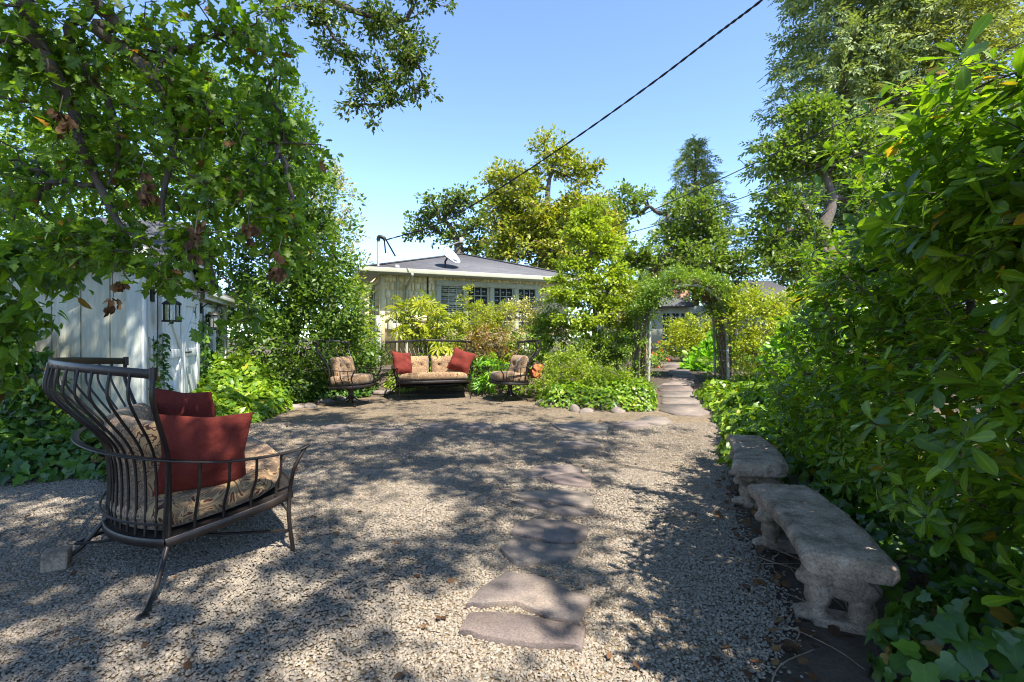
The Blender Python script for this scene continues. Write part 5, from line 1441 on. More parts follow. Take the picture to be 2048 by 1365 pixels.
limbs = [([A0, A0 + [0.05, 0.1, 1.5], A0 + [0.0, 0.5, 2.8], A0 + [0.3, 0.9, 3.9], P(40, -70, 2.6)], [0.26, 0.22, 0.16, 0.05, 0.026]),
         ([P(40, -70, 2.6), P(60, 50, 2.7), P(110, 150, 2.8), P(145, 215, 2.9), P(160, 290, 2.9), P(190, 350, 3.0), P(215, 405, 3.0), P(245, 455, 3.0), P(290, 482, 3.0)], [0.03, 0.026, 0.02, 0.016, 0.008]),
         ([A0 + [0.3, 0.9, 3.9], P(125, -50, 2.8), P(135, 60, 2.85), P(170, 150, 2.9), P(215, 200, 2.95), P(238, 300, 3.0), P(216, 372, 3.0)], [0.03, 0.018, 0.016, 0.012, 0.006]),
         ([A0 + [0.3, 0.9, 3.9], P(170, -10, 2.7), P(190, 55, 2.75), P(262, 110, 2.85), P(330, 200, 2.9), P(347, 290, 3.0), P(325, 400, 3.0), P(335, 470, 3.0)], [0.03, 0.024, 0.022, 0.014, 0.006]),
         ([P(262, 110, 2.85), P(345, 165, 2.9), P(430, 235, 3.0), P(520, 280, 3.1), P(590, 286, 3.2), P(635, 290, 3.25)], [0.016, 0.012, 0.006, 0.003])]
limbs = [(p, [r * 1.35 for r in rr]) for p, rr in limbs]
limbs_tree('oak_tree', 'broad lobed oak boughs hanging over the shed from the upper left', A0, limbs, cen, org, L, OAK, LF['oak'], M['bark_oak'], 0.0028, 300, 'oakleaf')

# ------------------------------------------------------------------ live oak: one hanging bough in view, its canopy overhead dapples the patio
def shade_map(px, py):
    s = np.where(py > 850, 0.95, np.where(py > 800, 0.3, 0.12))
    for cx_, cy_, rx, ry, v in ((860, 1300, 200, 130, .08), (620, 1345, 160, 60, .15), (420, 1352, 160, 35, .3), (800, 1030, 120, 75, .12), (250, 1290, 120, 28, .3), (60, 1270, 70, 28, .4),
                                (1235, 1060, 75, 62, .03), (1150, 1005, 120, 36, .3), (1100, 950, 150, 22, .3), (1375, 930, 60, 70, .3), (1435, 880, 30, 60, .15), (1455, 1205, 50, 48, .1),
                                (1150, 1335, 70, 40, .15), (1000, 1190, 130, 60, .25), (560, 1060, 70, 60, .15), (650, 930, 90, 26, .45), (700, 850, 180, 14, .35), (1000, 820, 400, 18, .1),
                                (1240, 880, 120, 12, .35), (940, 905, 90, 14, .35), (1000, 1060, 40, 30, .5), (260, 1020, 60, 14, .35), (1290, 835, 140, 12, .1), (470, 900, 60, 60, .4), (470, 800, 140, 55, .1), (700, 880, 130, 14, .4), (1330, 900, 120, 40, .45), (1230, 930, 100, 30, .4), (180, 1190, 60, 20, .3), (520, 1180, 120, 50, .35)):
        e = ((px - cx_) / rx) ** 2 + ((py - cy_) / ry) ** 2
        s = np.where(e < 1, v, s)
    return s
n = 6200
gx_ = rng.uniform(-8.0, 4.0, n); gy_ = rng.uniform(0.8, 9.3, n)
ppx, ppy, _ = to_px(np.stack([gx_, gy_, zg(gx_, gy_)], 1))
keep = rng.random(n) < shade_map(ppx, ppy) * np.where(gx_ > np.interp(gy_ - 1.1, [0.3, 1.0, 1.94, 3.0, 3.45, 4.5, 5.5], [1.0, 1.2, 1.52, 1.82, 1.93, 2.28, 2.45]) - 0.95, 0.06, 0.95)
gx_, gy_ = gx_[keep], gy_[keep]
hh = rng.uniform(5.2, 7.6, len(gx_)) + 0.25 * gy_
k_ = 1 / math.tan(SUN_EL)
can = np.stack([gx_ + hh * k_ * SUN_H.x, gy_ + hh * k_ * SUN_H.y, hh], 1)
cpx, cpy, cd = to_px(can)
ok = (cd < 0.3) | (cpy < -110) | (cpx < -260) | (cpx > 2300)
can = can[ok]
LL1 = clump(can, can - [0, 0, 1], 24, 0.17, 0.096, up=0.9, flat=0.6)
lob = [lobe(550, 18, 5.0, 55, 30, .3), lobe(640, 35, 5.0, 70, 34, .3), lobe(760, 40, 5.0, 95, 50, .35), lobe(815, 120, 5.0, 62, 85, .3), lobe(735, 165, 5.0, 45, 60, .25), lobe(775, 205, 5.0, 38, 36, .2),
       lobe(690, 110, 5.0, 40, 40, .2), lobe(840, 180, 5.0, 26, 40, .15), lobe(590, -40, 5.0, 120, 30, .3), lobe(850, -30, 5.0, 50, 50, .3), lobe(700, 215, 5.0, 18, 22, .1), lobe(748, 240, 5.0, 12, 16, .1), lobe(650, 95, 5, 30, 30, .15)]
c2, o2 = in_lobes(lob, 420, 0.95, 0.2)
LL2 = clump(c2, o2, 17, 0.075, 0.05, up=0.5, droop=0.4, rnd=0.7)
T0 = np.array([-4.3, -3.2, 0.0])
limbs = [([T0, T0 + [0.1, 0.1, 1.8], T0 + [0.3, 0.4, 3.6], T0 + [0.6, 1.4, 5.4], [-3.6, 1.2, 6.9], [-3.1, 3.0, 7.0], [-2.6, 4.2, 6.4], P(560, -170, 4.9)], [0.4, 0.33, 0.28, 0.2, 0.12, 0.07, 0.05, 0.04]),
         ([P(560, -170, 4.9), P(600, -70, 4.95), P(640, -20, 5.0), P(690, 15, 5.0), P(770, 45, 5.0), P(815, 85, 5.0), P(840, 140, 5.0)], [0.04, 0.038, 0.034, 0.03, 0.022, 0.014, 0.007]),
         ([P(640, -20, 5.0), P(650, 40, 5.0), P(672, 80, 5.0), P(705, 110, 5.0), P(725, 170, 5.0), P(730, 215, 5.0)], [0.022, 0.016, 0.012, 0.009, 0.004]),
         ([T0 + [0.3, 0.4, 3.6], [-2.2, -2.9, 5.6], [0.6, -3.0, 6.6], [3.0, -2.6, 7.0], [4.4, -1.6, 7.4]], [0.2, 0.16, 0.12, 0.08, 0.05])]
limbs_tree('live_oak_tree', 'small leaved live oak bough hanging against blue sky at the top of the picture', T0, limbs, np.concatenate([can, c2]), None, cat_L(LL1, LL2), RHOMB, LF['live'], M['bark_oak'], 0.0035, jit=0.05,
           only=np.concatenate([np.arange(0, len(can), 2), len(can) + np.arange(0, len(c2))]))

# ------------------------------------------------------------------ trees behind the shed
base = np.array([-4.6, 10.2, zgf(-4.6, 10.2)])
tree('evergreen_tree', 'tall dense dark evergreen filling the space between shed and cottage', base, [base, base + [0.1, 0, 1.5], base + [0.1, 0.1, 3.0], base + [0.0, 0, 4.2]], [0.16, 0.12, 0.08, 0.04],
     [lobe(500, 300, 9.6, 140, 140), lobe(570, 380, 9.4, 110, 120), lobe(530, 500, 10.4, 100, 110), lobe(630, 500, 9.3, 80, 110), lobe(580, 600, 9.4, 100, 90), lobe(660, 590, 9.3, 75, 90), lobe(600, 700, 9.1, 110, 80), lobe(690, 690, 9.5, 50, 80), lobe(560, 760, 9.0, 90, 50), lobe(545, 200, 9.6, 50, 60), lobe(500, 640, 10.8, 56, 90), lobe(475, 580, 11.0, 40, 60)],
     1100, 38, 0.24, RHOMB, 0.085, LF['ever'], M['bark_grey'], r_tip=0.004, droop=0.2, first=2, shell=0.55)
base = np.array([-8.5, 11.5, 0.4])
tree('leafy_tree', 'mid green tree standing behind the shed roof', base, [base, base + [0, 0, 2.0], base + [0.2, 0, 4.0]], [0.2, 0.15, 0.08],
     [lobe(60, 200, 11, 190, 190), lobe(260, 260, 11, 170, 170), lobe(380, 330, 11, 120, 140), lobe(120, 420, 11, 190, 110), lobe(330, 470, 11, 120, 80), lobe(-60, 380, 11, 120, 160), lobe(420, 190, 11, 90, 110)],
     620, 30, 0.4, RHOMB, 0.12, LF['mid'], M['bark_grey'], r_tip=0.005, droop=0.2)
base = np.array([-6.2, 17, 0.48])
tree('grey_green_tree', 'pale grey green tree showing above the evergreen beside open sky', base, [base, base + [0, 0, 2.5], base + [0.1, 0, 4.5]], [0.16, 0.12, 0.05],
     [lobe(655, 390, 17, 52, 80), lobe(690, 450, 17, 30, 50), lobe(630, 480, 17, 50, 70), lobe(690, 540, 17, 40, 60)], 150, 28, 0.3, RHOMB, 0.11, LF['grey'], M['bark_grey'], r_tip=0.005)
# ------------------------------------------------------------------ trees beyond the cottage
def far_tree(name, label, tpts, tr, lobes, ncl, m, cr, tpl, size, leaf, bark, **kw):
    return tree(name, label, np.array(tpts[0]), [np.array(p) for p in tpts], tr, lobes, ncl, m, cr, tpl, size, leaf, bark, group='trees beyond the cottage', **kw)
def gz(px, py, d): p = P(px, py, d); p[2] = zgf(p[0], p[1]); return p
far_tree('oak_tree', 'open crowned oak spreading above the left of the cottage roof', [gz(905, 640, 21), P(912, 560, 21), P(918, 500, 21), P(905, 462, 21), P(890, 440, 21)], [0.3, 0.24, 0.2, 0.12, 0.06],
     [lobe(885, 412, 21, 45, 26), lobe(845, 450, 21, 38, 26), lobe(925, 400, 21, 40, 24), lobe(950, 450, 21, 45, 36), lobe(890, 470, 21, 40, 22), lobe(825, 468, 21, 18, 14), lobe(955, 500, 21, 40, 30)], 170, 22, 0.34, ROUND, 0.14, LF['live'], M['bark_grey'], r_tip=0.016, shell=0.8)
far_tree('magnolia_tree', 'tall magnolia with yellowing olive leaves rising behind the cottage roof', [gz(1092, 640, 18.5), P(1090, 540, 18.5), P(1094, 450, 18.5), P(1096, 380, 18.5), P(1105, 330, 18.5)], [0.26, 0.22, 0.15, 0.09, 0.04],
     [lobe(1082, 282, 18.5, 22, 22), lobe(1110, 325, 18.5, 45, 34), lobe(1170, 350, 18.5, 40, 36), lobe(1010, 352, 18.5, 48, 22), lobe(1045, 385, 18.5, 55, 36), lobe(1000, 420, 18.5, 35, 50), lobe(1080, 440, 18.5, 70, 45), lobe(1160, 440, 18.5, 75, 55), lobe(1030, 490, 18.5, 70, 50), lobe(1130, 510, 18.5, 90, 50), lobe(1215, 470, 18.5, 40, 45)],
     780, 36, 0.32, RHOMB, 0.145, LF['mag'], M['bark_grey'], r_tip=0.011, shell=0.75)
far_tree('oak_tree', 'leaning oak with bare grey limbs in front of the pointed spruce', [gz(1300, 640, 25), P(1312, 545, 25), P(1345, 512, 25), P(1388, 470, 25), P(1420, 440, 25)], [0.5, 0.4, 0.3, 0.2, 0.08],
     [lobe(1250, 405, 25, 42, 34), lobe(1235, 450, 25, 32, 34), lobe(1300, 395, 25, 20, 20), lobe(1390, 425, 24.5, 62, 42), lobe(1430, 480, 24.5, 45, 45), lobe(1350, 470, 24.5, 50, 32), lobe(1285, 530, 24.5, 40, 34), lobe(1390, 520, 24, 80, 34), lobe(1250, 520, 24.5, 30, 40), lobe(1470, 530, 24, 50, 32)],
     380, 26, 0.4, ROUND, 0.17, LF['voak'], M['bark_grey'], r_tip=0.018, shell=0.75)
far_tree('oak_tree', 'large oak with thick forked trunk standing below the tall redwoods', [gz(1680, 640, 19), P(1672, 560, 19), P(1655, 505, 19), P(1645, 460, 19), P(1665, 400, 19), P(1640, 320, 19)], [0.5, 0.42, 0.36, 0.26, 0.16, 0.06],
     [lobe(1620, 235, 19, 62, 40), lobe(1565, 320, 19, 52, 55), lobe(1650, 310, 19, 70, 50), lobe(1720, 290, 19, 45, 55), lobe(1565, 410, 19, 62, 50), lobe(1620, 470, 18.6, 40, 30), lobe(1540, 490, 19, 52, 40), lobe(1735, 400, 19.5, 55, 60), lobe(1590, 530, 18.5, 70, 34), lobe(1740, 500, 18.5, 50, 60)],
     560, 26, 0.34, ROUND, 0.15, LF['voak'], M['bark_grey'], r_tip=0.016, shell=0.7)
b = gz(1692, 600, 27)
conifer('redwood_tree', 'tall dark redwood whose top runs out of the picture', b, 36.0, 5.6, LF['redw'], M['bark_red'], 250, 58, 0.8, 0.12, 1.0, 'tall conifers', 0.4, 0.4)
b = gz(1880, 600, 26)
conifer('redwood_tree', 'broad olive green conifer beside the tall dark redwood', b, 31.0, 7.2, LF['redw2'], M['bark_red'], 230, 64, 0.84, 0.12, 1.0, 'tall conifers', 0.3, 0.45)
b = gz(1390, 600, 33)
conifer('spruce_tree', 'small pointed conifer standing alone against the sky', b, 14.0, 4.6, LF['spru'], M['bark_red'], 170, 40, 0.54, 0.1, 1.0, 'tall conifers', 0.25, 0.3, rfun=lambda t: 4.9 * (1 - t) ** 0.68)
b = gz(1292, 600, 48)
conifer('spruce_tree', 'tiny far conifer tip between the oak limbs', b, 9.0, 1.6, LF['redw'], M['bark_red'], 60, 24, 0.6, 0.1, 1.0, 'tall conifers', 0.25, 0.2)
# far wood: reads as one mass
cw = []
for i in range(75):
    az = rng.uniform(-1.05, 1.1); d = rng.uniform(34, 50); hgt = rng.uniform(3.0, 6.5)
    cw.append((np.array([d * math.tan(az) * 0.9, d, hgt * 0.5]), np.array([3.2, 2.5, hgt * 0.6])))
cc, oo = in_lobes(cw, 1700, 0.5)
o = link('far_wood', leaf_mesh('far_wood', RHOMB, clump(cc, oo, 20, 0.75, 0.42), LF['voak'])); tag(o, 'distant belt of trees closing the horizon', 'wood', kind='stuff')

# ------------------------------------------------------------------ garden shrubs
SH = dict(stemmat=M['twig'])
def pxl(*a): return [lobe(*x) for x in a]
base = gz(1185, 690, 10.6)
tree('dogwood_tree', 'lime green layered small tree by the cottage corner', base, [base, P(1190, 620, 10.6), P(1185, 560, 10.6), P(1180, 500, 10.6)], [0.06, 0.05, 0.035, 0.02],
     pxl((1170, 470, 10.6, 50, 36), (1215, 500, 10.6, 45, 36), (1150, 530, 10.6, 40, 24), (1200, 555, 10.5, 62, 28), (1145, 590, 10.4, 60, 24), (1215, 605, 10.5, 55, 24), (1165, 640, 10.3, 66, 22), (1180, 430, 10.6, 45, 28), (1235, 560, 10.6, 30, 40), (1120, 560, 10.4, 22, 14)), 520, 30, 0.14, ROUND, 0.062, LF['lime'], M['twig'], r_tip=0.0035, shell=0.8, flat=0.4, up=1.0)
shrub('fatsia_shrub', 'big palmate leaved fatsia growing in front of the cottage wall', pxl((845, 630, 10.6, 56, 34), (820, 655, 10.4, 40, 28), (900, 660, 10.6, 45, 30), (800, 605, 10.5, 22, 12), (880, 692, 10.5, 50, 20)), 85, 3, 0.16, PALM, 0.2, LF['yel'], droop=0.35, up=0.9, keep=150, key='fatsia', r_tip=0.006, **SH)
shrub('yellow_shrub', 'yellow green shrub with an upright shoot below the cottage windows', pxl((935, 618, 11.2, 30, 22), (936, 582, 11.2, 12, 20), (985, 622, 11.2, 50, 16), (960, 645, 11.0, 60, 24)), 130, 30, 0.12, RHOMB, 0.055, LF['yel'], **SH)
shrub('azalea_bush', 'pale variegated bush with lilac flecks under the cottage windows', pxl((1070, 620, 11.6, 68, 24), (1030, 650, 11.3, 70, 26), (1100, 650, 11.3, 50, 30)), 190, 30, 0.13, RHOMB, 0.05, LF['pale'], flowers=(LF['pinkp'], 26, 0.05, None), **SH)
shrub('rhododendron_bush', 'dark green bush with white blossoms behind the sunny swivel chair', pxl((1060, 690, 10.6, 50, 28), (1105, 665, 10.8, 36, 40)), 110, 26, 0.13, RHOMB, 0.08, LF['mid'], flowers=(LF['white'], 14, 0.07, lambda c: c[:, 2] > 1.0), **SH)
shrub('nandina_bush', 'bronze red leaved bush behind the far loveseat', pxl((975, 672, 10.3, 42, 24), (1010, 690, 10.2, 32, 24), (948, 690, 10.4, 34, 20), (985, 712, 10.2, 40, 18)), 120, 30, 0.11, RHOMB, 0.045, LF['rednan'], **SH)
shrub('acanthus_plant', 'glossy lobed acanthus clump beside the far loveseat arm', pxl((985, 738, 9.9, 34, 26), (965, 755, 9.8, 26, 16)), 20, 3, 0.13, PALM, 0.19, LF['bright'], cat='plant', droop=0.3, up=0.8, keep=60, key='acanthus', **SH)
shrub('mounded_bush', 'rounded bright bush at the corner where path and patio meet', pxl((1140, 742, 9.1, 62, 48), (1200, 765, 8.9, 62, 42), (1105, 770, 8.8, 30, 30), (1245, 775, 8.7, 40, 36)), 330, 34, 0.1, RHOMB, 0.042, LF['lime'], **SH)
shrub('leafy_shrub', 'green shrub rising behind the mounded bush', pxl((1230, 690, 10.4, 48, 48), (1190, 700, 10.2, 40, 40), (1270, 650, 10.4, 34, 40)), 170, 28, 0.13, RHOMB, 0.06, LF['mid'], flowers=(LF['white'], 10, 0.05, None), **SH)
shrub('yellow_hedge', 'yellow green hedge between dogwood and arch', pxl((1250, 600, 12, 44, 34), (1280, 590, 10.2, 32, 34), (1262, 640, 10.2, 34, 40), (1235, 640, 12, 44, 34)), 130, 28, 0.15, RHOMB, 0.065, LF['yel'], **SH)
shrub('cottage_bush', 'bright bush at the side of the cottage', pxl((712, 610, 12.2, 30, 60), (730, 680, 11.8, 34, 50), (700, 700, 11.5, 34, 50)), 150, 28, 0.16, RHOMB, 0.07, LF['lime'], **SH)
shrub('dark_shrub', 'dark twiggy shrub between evergreen chair and far loveseat', pxl((720, 725, 9.9, 44, 34), (755, 715, 10.1, 26, 28), (690, 745, 9.6, 40, 30)), 170, 28, 0.12, RHOMB, 0.05, LF['ever'], **SH)
shrub('arch_side_shrub', 'yellow green shrub leaning on the right side of the arch', pxl((1520, 640, 8.8, 60, 54), (1555, 700, 8.2, 48, 60), (1500, 720, 8.6, 34, 60), (1580, 620, 9.0, 50, 40), (1492, 605, 9.2, 36, 40)), 300, 30, 0.14, RHOMB, 0.055, LF['yel'], **SH)
shrub('pale_bush', 'pale flowering bush behind the hedge top, right of the arch', pxl((1610, 610, 10.5, 50, 34), (1665, 600, 10.5, 40, 30)), 110, 28, 0.14, RHOMB, 0.06, LF['pale'], flowers=(LF['white'], 14, 0.05, None), **SH)
shrub('broadleaf_bush', 'fresh green broad leaved bush between arch and near hedge', pxl((1600, 720, 6.4, 50, 50), (1570, 770, 6.2, 40, 44), (1640, 660, 6.6, 40, 40)), 130, 16, 0.15, ROUND, 0.09, LF['bright'], **SH)
shrub('orange_leaf_bush', 'yellow orange tinged bush framed by the arch', pxl((1395, 665, 15.5, 58, 36), (1360, 690, 15.2, 40, 30), (1430, 690, 15.0, 40, 40), (1350, 660, 16, 24, 18)), 230, 28, 0.2, RHOMB, 0.085, LF['yel'], flowers=(LF['redp'], 3, 0.05, None), **SH)
shrub('hydrangea_plant', 'large leaved bright plant beside the steps beyond the arch', pxl((1415, 728, 11.6, 34, 34), (1400, 755, 11.2, 26, 20), (1440, 700, 11.8, 26, 30)), 120, 12, 0.14, ROUND, 0.14, LF['bright'], cat='plant', **SH)
shrub('red_flower_clump', 'small red flowers at the foot of the arch', pxl((1318, 722, 12.2, 12, 16)), 20, 14, 0.07, RHOMB, 0.05, LF['mid'], cat='plant', flowers=(LF['redp'], 8, 0.045, None), **SH)

# vine on the arch
hpw = smooth_path([(x, 0, z) for x, z in hoop], 8); nh = len(hpw)
cen = []; org = []
for i in range(940):
    j = int(rng.integers(0, nh)) if i % 3 else int(rng.choice([rng.integers(0, nh // 3), rng.integers(2 * nh // 3, nh)])); p = hpw[j]
    c0 = np.array([0, 0, min(p[2], 1.2)]); outd = nrmz(p - c0)
    high = p[2] > 1.2
    off = (-0.04 + rng.random() ** 0.9 * 0.27) if high else (-0.1 + rng.random() ** 0.8 * 0.55)
    q = p + outd * off + [0, rng.uniform(-0.22, 0.75), rng.normal() * 0.05 + (0.05 if high else 0)]
    if p[2] < 0.35 and rng.random() < 0.4: continue
    q = q + rng.normal(size=3) * [0.05, 0.02, 0.05] * (1 + 3 * (rng.random() < 0.12))
    cen.append(AB + q); org.append(AB + c0 + [0, 0.3, 0])
cen, org = np.array(cen), np.array(org)
vine = empty('arch_vine', AB, 0, 'leafy vine smothering the garden arch', 'vine')
mb = MB()
for i in range(90):
    a, b2_ = sorted(rng.choice(nh, 2, replace=False)); 
    if b2_ - a < 8: continue
    pts = hpw[a:b2_:3] + rng.normal(size=(len(hpw[a:b2_:3]), 3)) * [0.05, 0.16, 0.05] + [0, 0.3, 0]
    pts = np.array([p + nrmz(p - [0, 0.3, min(p[2], 1.2)]) * [0.06, 0, 0.06] for p in pts])
    if len(pts) > 3: mb.tube(AB + smooth_path(pts, 3), 0.006 + 0.012 * rng.random() ** 3, 5)
for i in range(11):
    ofs = rng.normal() * 0.05; pts = np.array([p + nrmz(p - [0, 0, min(p[2], 1.2)]) * (0.03 + abs(ofs)) + [0, rng.uniform(0.0, 0.55) * 0 + yy_, 0] + rng.normal(size=3) * 0.025 for yy_ in [rng.uniform(-0.03, 0.6)] for p in hpw[2:-2:7]])
    mb.tube(AB + smooth_path(pts, 4), 0.008 + 0.012 * rng.random() ** 2, 6)
for sx in (-1, 1):
    for i in range(16): 
        x = sx * (aw + 0.04 + 0.14 * rng.random()); y = rng.uniform(0, 0.6)
        mb.tube(AB + smooth_path([(x, y, -0.2), (x + rng.normal() * 0.04, y, 0.5), (x * 0.95 + rng.normal() * 0.05, y, 1.1), (x * 0.9, y, 1.5)], 4), 0.008 + 0.012 * rng.random() ** 2, 5)
for i in range(9):
    p = np.array([aw + 0.05, 0.1, rng.uniform(0.5, 1.4)]); mb.tube(AB + smooth_path([p, p + [0.25, -0.1, -0.1], p + [0.5, -0.2, -0.35], p + [0.6 + rng.random() * 0.3, -0.3, -0.7]], 5), 0.004, 4)
mb.build('stem', M['vine'], vine, True, AB)
link('foliage', leaf_mesh('foliage', RHOMB, clump(cen, org, 34, 0.1, 0.042, up=0.5, droop=0.3), LF['mid']), vine, AB)

# ------------------------------------------------------------------ ivy
def ivy_bed(name, label, n, box, hfun, size, leaf, keep=0, key=None, tpl=IVY, tilt=0.5, kind=None):
    L = ground_leaves(n, None, box, hfun, size, tilt)
    base = np.array([L[0][:, 0].mean(), L[0][:, 1].mean(), 0]); base[2] = zgf(base[0], base[1])
    root = empty(name, base, 0, label, 'ivy')
    if keep: L = leaf_objects(root, base, 'leaf', key, tpl, L, leaf, keep)
    o = link('foliage', leaf_mesh('foliage', tpl, L, leaf), root, base); o['kind'] = 'stuff'
    return root
def shed_tn(x, y):
    dx, dy = x - SC0[0], y - SC0[1]; return dx * SE[0] + dy * SE[1], dx * SN[0] + dy * SN[1]
def wob(x, y): return 1 + 0.22 * np.sin(x * 5.1 + 1) * np.sin(y * 4.3) + 0.12 * np.sin(x * 11 + y * 9)
def h_mound(x, y):
    t, nn = shed_tn(x, y)
    top = 0.84 * np.exp(-((t - 3.3) / 1.3) ** 2) + 0.3 * np.exp(-((t - 0.9) / 0.9) ** 2)
    w = 0.55 + 0.75 * np.exp(-((t - 2.4) / 1.4) ** 2)
    p = np.clip(1 - (nn / w) ** 2.4, 0, 1) ** 0.6
    return np.where((nn > 0.06) & (t > -0.2) & (t < 4.9), top * p * wob(x, y), 0)
ivy_bed('ivy_mound', 'sunlit bank of ivy heaped against the shed doors', 9500, (-6.4, -2.6, 5.0, 10.6), h_mound, 0.085, LF['ivy'], 300, 'ivy')
def h_side(x, y):
    e = np.clip((5.35 - y) / 0.5, 0, 1) * np.clip((y - (4.05 + 0.25 * np.sin(x * 3))) / 0.35, 0, 1) * np.clip((-3.3 + 0.2 * np.sin(y * 5) - x) / 0.35, 0, 1)
    return 0.3 * e ** 0.6 * wob(x, y)
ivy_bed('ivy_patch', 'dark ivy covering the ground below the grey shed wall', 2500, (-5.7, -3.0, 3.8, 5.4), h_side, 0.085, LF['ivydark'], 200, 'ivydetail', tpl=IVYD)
def h_right(x, y):
    x0 = edge_right(y) + 0.03 * np.sin(y * 7) - 0.05
    return np.where((y > 4.6) & (y < 8.6), np.clip((x - x0) / 0.5, 0, 1) ** 0.5 * np.clip((y - 4.6) / 0.5, 0, 1) * 0.36 * wob(x, y), 0)
ivy_bed('ivy_patch', 'bright ivy spilling along the path edge beyond the benches', 5200, (1.7, 4.3, 4.6, 8.6), h_right, 0.085, LF['ivy'], 200, 'ivy')
def h_corner(x, y):
    bk = np.interp(x, [0.2, 0.6, 1.6, 2.35], [8.9, 8.15, 7.72, 7.75])
    return np.where((x > 0.45) & (x < 2.75), np.clip((y - bk) / 0.35, 0, 1) ** 0.5 * np.clip((9.6 - y) / 0.8, 0, 1) * np.clip((np.interp(y, [7.3, 8.3, 9.3], [2.08, 2.42, 2.62]) - x) / 0.15, 0, 1) * np.clip((x - 0.45) / 0.2, 0, 1) * 0.26 * wob(x, y), 0)
ivy_bed('ivy_skirt', 'low bright ground cover round the foot of the mounded bush', 4200, (0.4, 2.8, 7.6, 9.6), h_corner, 0.055, LF['ivy'], 0, None)
def h_near(x, y):
    x0 = 1.36 + 0.14 * np.sin(y * 6) + np.clip((y - 1.65) * 0.75, 0, 1)
    return np.where((y < 2.0), np.clip((x - x0) / 0.4, 0, 1) ** 0.6 * 0.34 * wob(x, y), 0)
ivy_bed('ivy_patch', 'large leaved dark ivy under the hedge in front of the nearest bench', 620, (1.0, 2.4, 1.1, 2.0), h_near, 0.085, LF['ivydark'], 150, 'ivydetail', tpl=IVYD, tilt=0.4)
def h_behind(x, y):
    x0 = np.interp(y, [1.9, 3.0, 3.45, 4.5, 5.0], [1.56, 1.86, 1.96, 2.32, 2.4])
    return np.where((y > 1.95) & (y < 5.0), np.clip((x - x0) / 0.12, 0, 1) * np.clip((3.1 - x) / 0.3, 0, 1) * 0.2 * wob(x, y), 0)
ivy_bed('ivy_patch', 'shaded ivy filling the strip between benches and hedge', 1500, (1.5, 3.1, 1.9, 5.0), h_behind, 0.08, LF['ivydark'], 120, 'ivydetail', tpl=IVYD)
def h_leftbed(x, y):
    e = np.clip((x + 4.8) / 0.4, 0, 1) * np.clip((-2.7 - x) / 0.4, 0, 1) * np.clip((y - edge_back(x) + 0.05) / 0.4, 0, 1) * np.clip((10.5 - y) / 0.5, 0, 1)
    return 0.2 * e * wob(x, y)
ivy_bed('ground_cover', 'dark low ground cover behind the chair beneath the evergreen', 3000, (-4.9, -2.6, 8.0, 10.6), h_leftbed, 0.06, LF['ivydark'])
def h_back(x, y):
    e = np.clip((x + 2.6) / 0.4, 0, 1) * np.clip((0.6 - x) / 0.3, 0, 1) * np.clip((y - edge_back(x)) / 0.5, 0, 1) * np.clip((12.5 - y) / 0.5, 0, 1)
    return 0.3 * e * wob(x, y)
ivy_bed('bed_foliage', 'green foliage filling the bed behind the far loveseat', 4200, (-2.7, 0.8, 9.4, 12.6), h_back, 0.075, LF['mid'], tpl=HEART)
def h_beyond(x, y):
    e = np.where((x > 2.3) & (x < 2.95) & (y < 13.5), 0.0, 1.0) * np.clip((y - 9.7) / 0.5, 0, 1) * np.clip((20 - y) / 2, 0, 1)
    e = e * np.where((x > 4.6) & (x < 5.3), 1, 1) * np.where(np.abs(x - np.interp(y, [9, 11, 14, 16], [3.15, 3.6, 4.6, 4.7])) < 0.42, 0, 1)
    return 0.22 * e * wob(x, y)
ivy_bed('ground_cover', 'mixed green ground cover either side of the steps beyond the arch', 6500, (0.6, 9.5, 9.6, 20), h_beyond, 0.1, LF['mid'], tpl=HEART)

# climbers on and by the shed
wallv = empty('wall_ivy', (-4.9, 5.2, 0), 0, 'ivy climbing the grey shed wall beside the loveseat', 'ivy')
wb_ = np.array([-4.9, 5.2, 0])
cen = []
for (px0, py0, rx, ry, k) in ((30, 800, 55, 110, 70), (120, 840, 55, 40, 22), (20, 700, 40, 60, 30), (90, 780, 26, 20, 6), (150, 850, 40, 20, 10)):
    for _ in range(k): cen.append(P(px0 + rng.normal() * rx * 0.55, py0 + rng.normal() * ry * 0.55, 5.28 - 0.22 * rng.random()))
cen = np.array(cen); strand = []
for t, z0, z1 in ((0.2, 0.2, 1.25), (0.5, 0.2, 1.3), (2.35, 0.2, 1.5), (2.55, 0.2, 1.6), (3.48, 0.6, 1.75)):
    for z in np.arange(z0, z1, 0.05): strand.append(sp(t + rng.normal() * 0.03, 0.07, z))
strand = np.array(strand)
mb = MB()
for t, z1 in ((0.2, 1.25), (0.5, 1.3), (2.35, 1.5), (2.6, 1.6), (3.48, 1.75)): mb.tube(smooth_path([sp(t, 0.05, 0), sp(t + 0.03, 0.05, z1 / 2), sp(t, 0.05, z1)], 5), 0.004, 4)
for px0 in (10, 40, 70, 120): mb.tube(smooth_path([gz(px0, 880, 5.25), P(px0 + 8, 800, 5.3), P(px0 - 6, 720, 5.3), P(px0 - 2, 660, 5.3)], 5), 0.005, 4)
mb.build('stem', M['vine'], wallv, True, wb_)
L = cat_L(clump(cen, cen + [0, 0.4, 0], 11, 0.1, 0.07, up=0.4, out=1.2, droop=0.6), clump(strand, strand - SN * 0.4, 5, 0.05, 0.055, up=0.4, out=1.2, droop=0.6))
L = leaf_objects(wallv, wb_, 'leaf', 'ivydetail', IVYD, L, LF['ivydark'], 200)
o = link('foliage', leaf_mesh('foliage', IVYD, L, LF['ivydark']), wallv, wb_); o['kind'] = 'stuff'

